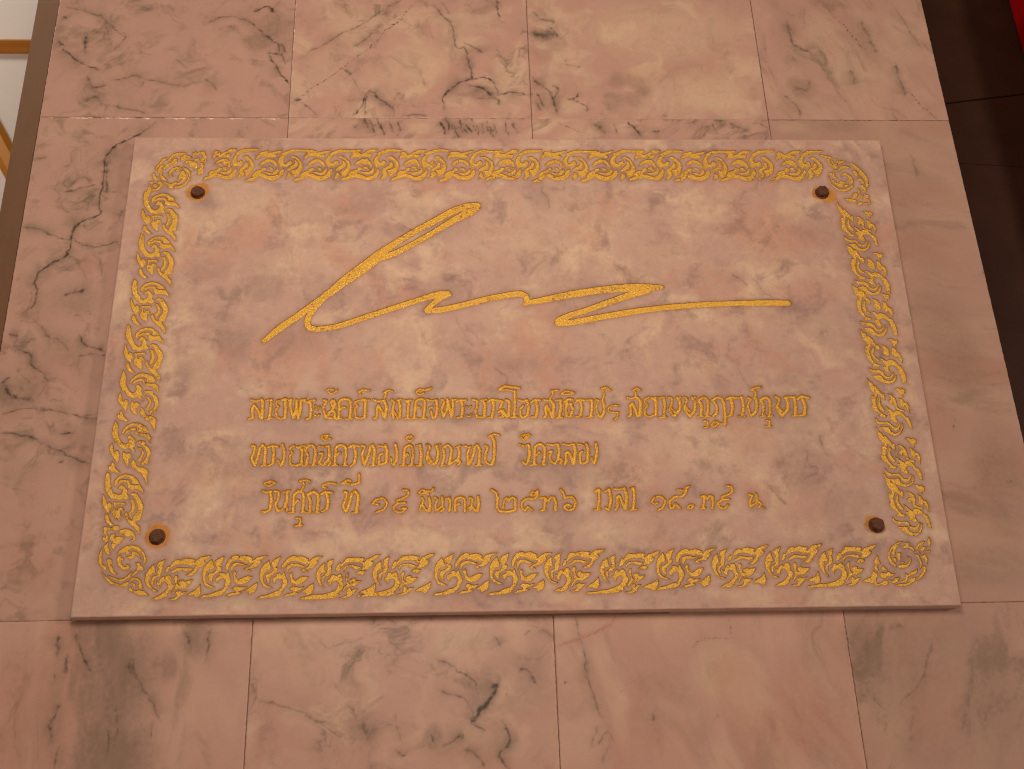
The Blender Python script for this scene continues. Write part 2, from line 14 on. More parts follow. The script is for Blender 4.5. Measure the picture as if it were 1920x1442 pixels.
CORNER_SHAPES = [[[[32.5,533.0],[32.9,538.0],[37.2,544.7],[40.4,549.7],[44.0,550.9],[42.9,547.5],[39.2,543.6],[36.0,539.1],[34.1,534.7]],[[34.8,531.9],[37.0,537.5],[40.3,541.4],[41.3,540.3],[38.5,535.8],[35.9,530.3]],[[45.2,547.5],[47.6,550.9],[49.9,555.4],[56.1,557.9],[62.0,558.5],[67.1,557.4],[63.1,555.7],[58.2,554.3],[53.3,553.1],[49.9,550.3],[49.9,545.9],[47.6,545.3]],[[41.6,536.9],[44.9,540.8],[49.1,544.2],[51.6,546.4],[52.3,549.2],[54.9,550.3],[57.2,548.1],[56.8,544.2],[54.0,540.8],[48.7,539.2],[45.6,537.5],[43.7,533.6],[42.3,534.2]],[[60.7,546.4],[60.8,550.9],[64.2,554.6],[68.7,554.6],[73.5,551.5],[73.7,549.8],[68.5,552.1],[67.4,548.7],[63.8,547.6]],[[39.9,535.8],[40.3,531.4],[40.3,526.4],[42.9,523.1],[47.8,518.7],[41.4,519.5],[39.3,522.5],[37.9,528.1],[35.9,529.7],[38.2,534.1]],[[53.2,524.2],[50.5,523.7],[48.3,528.1],[49.3,532.0],[52.6,535.8],[57.8,538.1],[62.0,537.0],[63.1,534.8],[59.1,534.2],[59.8,531.4],[56.6,531.4],[56.9,533.6],[52.9,532.0],[51.0,528.6],[51.7,525.9]],[[64.2,537.5],[68.9,535.9],[73.0,530.9],[74.1,525.4],[73.1,518.7],[69.1,512.2],[64.0,508.3],[57.8,507.8],[57.2,509.7],[62.5,510.5],[67.6,513.8],[71.5,520.9],[72.0,526.5],[69.8,531.4],[64.9,534.8]],[[62.9,532.5],[66.6,531.4],[68.8,526.5],[68.4,520.4],[65.2,516.0],[61.8,513.2],[58.2,513.2],[55.7,511.0],[54.6,508.0],[50.9,508.9],[49.3,511.6],[46.0,513.8],[43.4,517.1],[45.2,517.1],[49.1,514.3],[53.7,513.8],[57.1,516.0],[58.3,517.1],[59.0,514.3],[62.5,516.0],[65.2,520.9],[62.9,521.5],[60.3,520.4],[60.7,525.9],[62.3,528.1]],[[65.1,543.1],[68.0,547.0],[73.0,547.0],[79.2,544.3],[80.7,541.5],[79.8,536.5],[78.2,533.7],[77.4,537.6],[72.3,538.7],[70.6,542.6]],[[76.4,549.8],[81.4,550.4],[82.8,547.6],[81.8,545.4],[77.6,547.0]],[[73.7,554.9],[74.4,557.7],[77.9,559.4],[79.0,557.2],[82.9,560.0],[87.5,560.0],[88.7,556.1],[90.5,551.6],[90.4,546.0],[87.3,544.8],[84.4,547.1],[87.2,551.6],[85.1,556.0],[81.8,557.2],[77.9,553.8]],[[84.2,543.7],[87.0,543.7],[88.6,540.4],[86.9,538.7],[88.6,534.8],[87.6,529.8],[83.8,526.5],[81.5,527.0],[83.0,530.4],[81.8,534.2],[85.2,537.0],[84.0,540.4]],[[29.5,526.4],[31.5,529.2],[33.2,525.3],[34.8,522.5],[36.5,523.6],[36.4,520.3],[33.8,518.7],[31.4,520.9]],[[27.4,515.4],[29.9,517.0],[32.2,516.5],[31.5,514.3],[28.0,513.5]],[[36.8,516.0],[39.8,517.6],[42.3,514.9],[42.3,509.9],[38.6,506.1],[33.9,503.4],[32.1,503.9],[31.8,506.7],[35.9,506.7],[39.6,509.9],[39.5,513.2],[37.4,513.8]],[[31.8,511.6],[34.3,513.8],[36.7,511.6],[35.7,508.8],[32.9,509.4]],[[26.7,508.8],[29.3,509.9],[30.5,506.1],[30.0,502.3],[28.5,499.0],[27.6,495.3],[25.9,496.3],[26.6,500.1],[25.8,503.9]]],[[[834.2,557.5],[839.0,556.6],[845.1,555.5],[849.2,553.2],[845.3,550.3],[845.6,545.7],[848.5,542.2],[854.1,540.5],[854.3,538.8],[851.1,537.1],[847.9,538.2],[844.1,542.2],[842.5,547.4],[843.6,551.4],[839.0,553.7]],[[848.0,548.6],[849.5,548.6],[849.9,545.1],[852.2,544.0],[855.3,548.6],[853.4,552.0],[855.7,551.5],[856.0,546.9],[853.8,542.2],[850.0,542.2],[848.4,545.1]],[[856.4,546.3],[858.7,548.6],[865.7,546.9],[858.7,545.7],[859.8,543.1],[857.0,544.0]],[[854.7,531.9],[856.0,537.7],[857.4,539.9],[863.4,541.1],[868.9,539.4],[868.6,537.7],[862.9,538.2],[858.9,537.1]],[[869.8,545.2],[874.1,544.6],[878.7,540.0],[882.7,534.3],[886.6,528.5],[888.8,521.1],[888.5,513.8],[886.2,508.7],[884.6,510.4],[886.0,516.0],[885.0,521.7],[882.7,525.7],[878.8,528.5],[880.3,531.4],[877.9,534.8],[874.3,539.4]],[[872.0,534.2],[875.3,534.0],[877.2,530.2],[877.3,525.1],[874.6,526.2],[872.9,530.8]],[[875.7,521.1],[877.9,522.8],[882.0,521.1],[883.5,515.5],[882.7,513.7],[881.1,518.3],[877.8,518.8]],[[857.1,525.6],[858.8,530.2],[863.1,530.2],[868.3,526.2],[870.7,520.0],[870.0,515.4],[867.0,514.9],[865.6,518.3],[863.0,520.0],[863.6,521.1],[866.1,521.7],[864.0,526.2],[860.8,527.9]],[[840.7,525.6],[842.0,521.1],[842.6,515.4],[846.2,510.9],[851.4,506.9],[858.1,506.9],[864.3,509.8],[869.4,513.5],[868.1,509.2],[862.6,505.3],[856.6,503.6],[850.1,505.0],[845.0,509.2],[841.1,515.4]],[[844.9,521.1],[847.1,519.9],[849.8,515.4],[853.5,514.8],[853.0,517.7],[856.1,518.8],[860.1,517.1],[858.8,514.9],[856.6,513.2],[856.2,510.3],[851.9,510.3],[848.1,513.7],[845.7,517.1]],[[858.5,512.6],[863.9,513.7],[862.5,510.9],[859.0,509.8]],[[848.8,534.8],[853.4,535.9],[850.6,533.6],[848.1,530.2],[848.5,526.2],[850.8,522.2],[847.0,522.8],[845.6,526.2],[842.6,528.5],[842.9,530.8],[845.3,530.8],[846.9,528.5]],[[878.4,513.7],[881.6,512.6],[884.3,508.7],[884.0,503.6],[880.8,501.9],[880.2,504.1],[882.0,506.4],[879.8,510.4]],[[875.1,508.1],[876.9,504.7],[876.8,500.8],[873.4,500.8]],[[867.2,497.4],[868.2,500.8],[872.6,501.3],[872.9,497.4],[870.1,494.6],[864.9,495.2]],[[856.4,492.6],[861.7,493.5],[864.4,492.4],[870.9,490.7],[868.5,487.6],[864.8,488.5],[860.1,489.0]],[[874.4,491.8],[877.1,496.8],[878.5,499.6],[879.0,496.8],[876.9,492.4]],[[881.4,499.6],[885.9,498.0],[886.0,495.2],[883.5,494.6],[886.2,490.7],[885.9,486.2],[881.5,485.1],[876.3,485.7],[872.7,484.3],[870.9,485.1],[874.3,488.5],[876.9,486.8],[884.2,487.3],[884.3,490.7],[882.3,493.5]]],[[[22.3,92.7],[25.0,93.3],[30.2,92.0],[33.8,94.3],[37.2,93.7],[37.8,91.3],[35.5,88.9],[30.9,90.5],[25.9,90.3],[25.7,86.7],[27.9,82.6],[27.8,77.9],[25.7,77.3],[22.9,79.7],[22.9,82.7],[25.8,81.4],[26.1,83.8],[23.2,86.8]],[[38.0,86.5],[39.9,89.8],[43.7,90.6],[48.8,89.9],[53.0,87.5],[54.8,83.3],[54.9,79.2],[52.9,77.2],[51.3,79.0],[53.3,79.2],[53.5,82.2],[51.1,84.0],[47.4,82.6],[43.3,84.1],[45.3,85.8],[41.4,85.9]],[[29.7,81.4],[31.0,84.9],[34.8,85.4],[34.0,82.5],[37.3,82.7],[41.3,82.4],[43.6,80.9],[41.1,78.3],[40.3,75.9],[37.1,74.8],[34.9,69.0],[32.5,71.4],[32.5,76.1],[34.0,77.2],[30.4,79.6]],[[25.1,72.7],[27.1,75.0],[28.3,76.7],[28.6,71.4],[30.5,69.1],[31.6,64.4],[28.8,64.7],[26.2,68.0]],[[23.2,70.4],[23.7,65.7],[23.7,61.1],[25.0,54.1],[29.1,51.7],[30.1,47.7],[27.3,48.9],[24.2,51.8],[21.8,55.3],[21.2,60.5],[21.7,66.3]],[[29.5,58.7],[31.6,59.5],[33.9,58.0],[34.6,54.5],[32.2,54.0],[35.3,51.0],[36.8,47.0],[41.1,43.2],[37.2,43.6],[33.5,47.1],[31.2,52.8]],[[25.7,46.1],[29.1,42.0],[33.4,38.5],[37.0,35.6],[41.6,33.2],[46.6,32.5],[48.6,34.2],[52.9,35.3],[53.0,31.9],[49.6,30.2],[44.0,31.2],[35.5,33.9],[31.2,38.0]],[[33.0,41.9],[37.6,40.1],[44.4,37.7],[48.7,38.8],[51.7,41.6],[55.1,45.2],[54.0,40.4],[49.9,37.6],[45.6,36.5],[40.1,37.2]],[[39.3,64.9],[42.1,68.9],[47.3,72.6],[53.3,73.4],[59.6,71.5],[64.5,66.7],[67.5,61.5],[68.6,56.8],[66.9,53.6],[65.9,55.7],[66.4,59.2],[63.0,65.0],[57.6,69.2],[52.6,69.9],[49.4,68.2],[51.4,65.2],[48.2,64.1],[46.8,66.5],[42.5,65.4]],[[53.7,66.9],[56.8,66.6],[61.0,63.3],[63.7,58.6],[60.0,62.2],[56.5,64.0],[56.3,60.5],[52.1,58.8],[48.5,61.2],[53.4,62.3]],[[40.1,61.9],[42.8,62.5],[42.6,59.6],[45.3,60.1],[46.0,58.4],[43.3,57.8],[43.7,54.4],[46.8,50.8],[49.6,50.8],[49.9,53.1],[52.5,51.9],[52.0,49.0],[48.9,47.4],[44.8,49.1],[41.1,53.2],[39.7,57.9]],[[58.6,54.7],[62.4,54.6],[63.8,51.7],[66.5,49.9],[66.4,47.6],[62.0,47.7],[60.2,43.7],[56.1,41.5],[57.9,44.9],[60.9,48.3],[60.5,52.3]],[[54.4,36.4],[56.8,39.8],[61.2,39.1],[65.4,36.2],[67.8,28.2],[64.0,28.2],[63.6,31.7],[64.6,32.8],[62.0,36.8],[58.1,38.0]],[[55.7,34.4],[59.6,33.4],[61.0,30.6],[59.5,28.9],[58.2,31.8]],[[54.1,28.4],[55.6,30.1],[57.6,26.7],[60.9,26.0],[64.7,26.5],[69.8,25.3],[74.6,20.7],[69.6,21.3],[64.6,22.0],[58.3,25.0],[54.9,26.7]]],[[[852.0,63.5],[845.9,62.7],[839.1,57.9],[834.5,52.0],[833.2,46.0],[835.0,40.6],[840.1,36.1],[839.5,39.3],[836.5,43.0],[835.5,47.2],[836.3,52.0],[840.1,56.7],[845.6,60.9]],[[847.7,59.6],[843.8,57.3],[841.4,53.7],[841.2,49.5],[838.4,50.1],[839.0,53.7],[842.1,57.9],[845.4,59.6]],[[852.9,61.9],[857.8,62.5],[857.4,58.8],[861.6,57.0],[862.9,54.5],[862.1,53.3],[858.5,56.4],[853.8,57.1],[849.7,57.2],[853.0,58.9],[855.6,60.1]],[[843.9,51.2],[847.1,51.2],[846.1,45.2],[843.8,44.0],[843.3,47.6]],[[838.2,45.9],[840.7,46.5],[841.8,42.9],[839.9,41.7]],[[854.1,46.9],[856.5,45.6],[856.8,42.0],[853.3,37.3],[848.2,35.0],[843.6,35.7],[842.1,37.5],[846.5,39.2],[849.9,38.0],[853.7,39.7],[855.8,43.2],[855.3,45.3]],[[845.2,41.6],[849.3,41.3],[847.8,39.8]],[[862.0,49.7],[866.1,49.0],[867.1,44.8],[868.3,40.0],[866.6,35.9],[864.4,33.5],[866.5,38.3],[865.8,44.3],[864.1,47.9]],[[870.0,47.8],[873.3,49.5],[874.7,44.1],[873.5,39.3],[872.2,41.7],[872.5,45.3],[869.6,45.4]],[[869.2,37.0],[871.5,36.4],[870.9,31.6],[866.7,26.4],[859.9,21.5],[860.3,23.6],[865.9,28.8],[868.9,32.3]],[[848.9,29.1],[850.9,27.3],[855.7,30.7],[860.0,31.8],[862.1,33.6],[860.7,29.5],[855.0,27.2],[850.7,26.1],[849.3,21.4],[845.6,20.3],[841.5,20.7],[847.7,22.6],[848.4,26.1]],[[835.6,17.0],[840.5,18.3],[847.6,18.5],[852.0,20.2],[853.2,23.7],[858.7,24.8],[856.9,21.3],[850.9,17.3],[844.7,15.6],[838.9,16.0]],[[829.7,23.5],[832.9,21.7],[835.9,22.2],[836.9,24.6],[842.0,25.1],[839.2,21.0],[834.8,19.0],[831.5,20.6]],[[821.5,29.0],[823.8,30.7],[828.3,29.5],[830.5,31.8],[833.1,30.0],[837.0,28.7],[833.1,26.1],[829.1,27.1],[826.3,24.2],[822.4,25.4]],[[824.0,35.5],[826.2,37.8],[830.2,33.6],[826.0,33.1]],[[822.2,49.2],[822.6,44.4],[824.0,40.2],[821.3,40.3],[819.7,37.9],[820.7,33.2],[818.9,32.6],[816.8,36.2],[818.9,39.7],[817.9,42.7]],[[813.0,29.2],[815.3,32.7],[818.8,28.5],[816.2,27.3],[816.5,22.0],[816.5,18.5],[820.1,19.0],[825.4,22.4],[828.4,21.2],[828.2,18.3],[824.4,16.9],[822.8,17.8],[820.5,17.8],[817.4,16.7],[814.6,17.4],[814.3,22.6],[812.7,27.4]],[[865.1,56.9],[867.6,60.5],[871.6,62.8],[875.2,63.1],[873.0,61.0],[868.4,58.6],[865.9,54.5],[868.1,50.2],[865.5,52.7]],[[870.4,56.2],[873.0,57.7],[875.9,57.3],[873.2,55.5],[871.4,52.3],[869.6,53.8]],[[873.8,52.5],[879.4,53.3],[877.8,51.2]],[[878.2,63.3],[880.8,67.5],[881.8,63.3],[879.9,57.8],[878.3,60.3]]]]
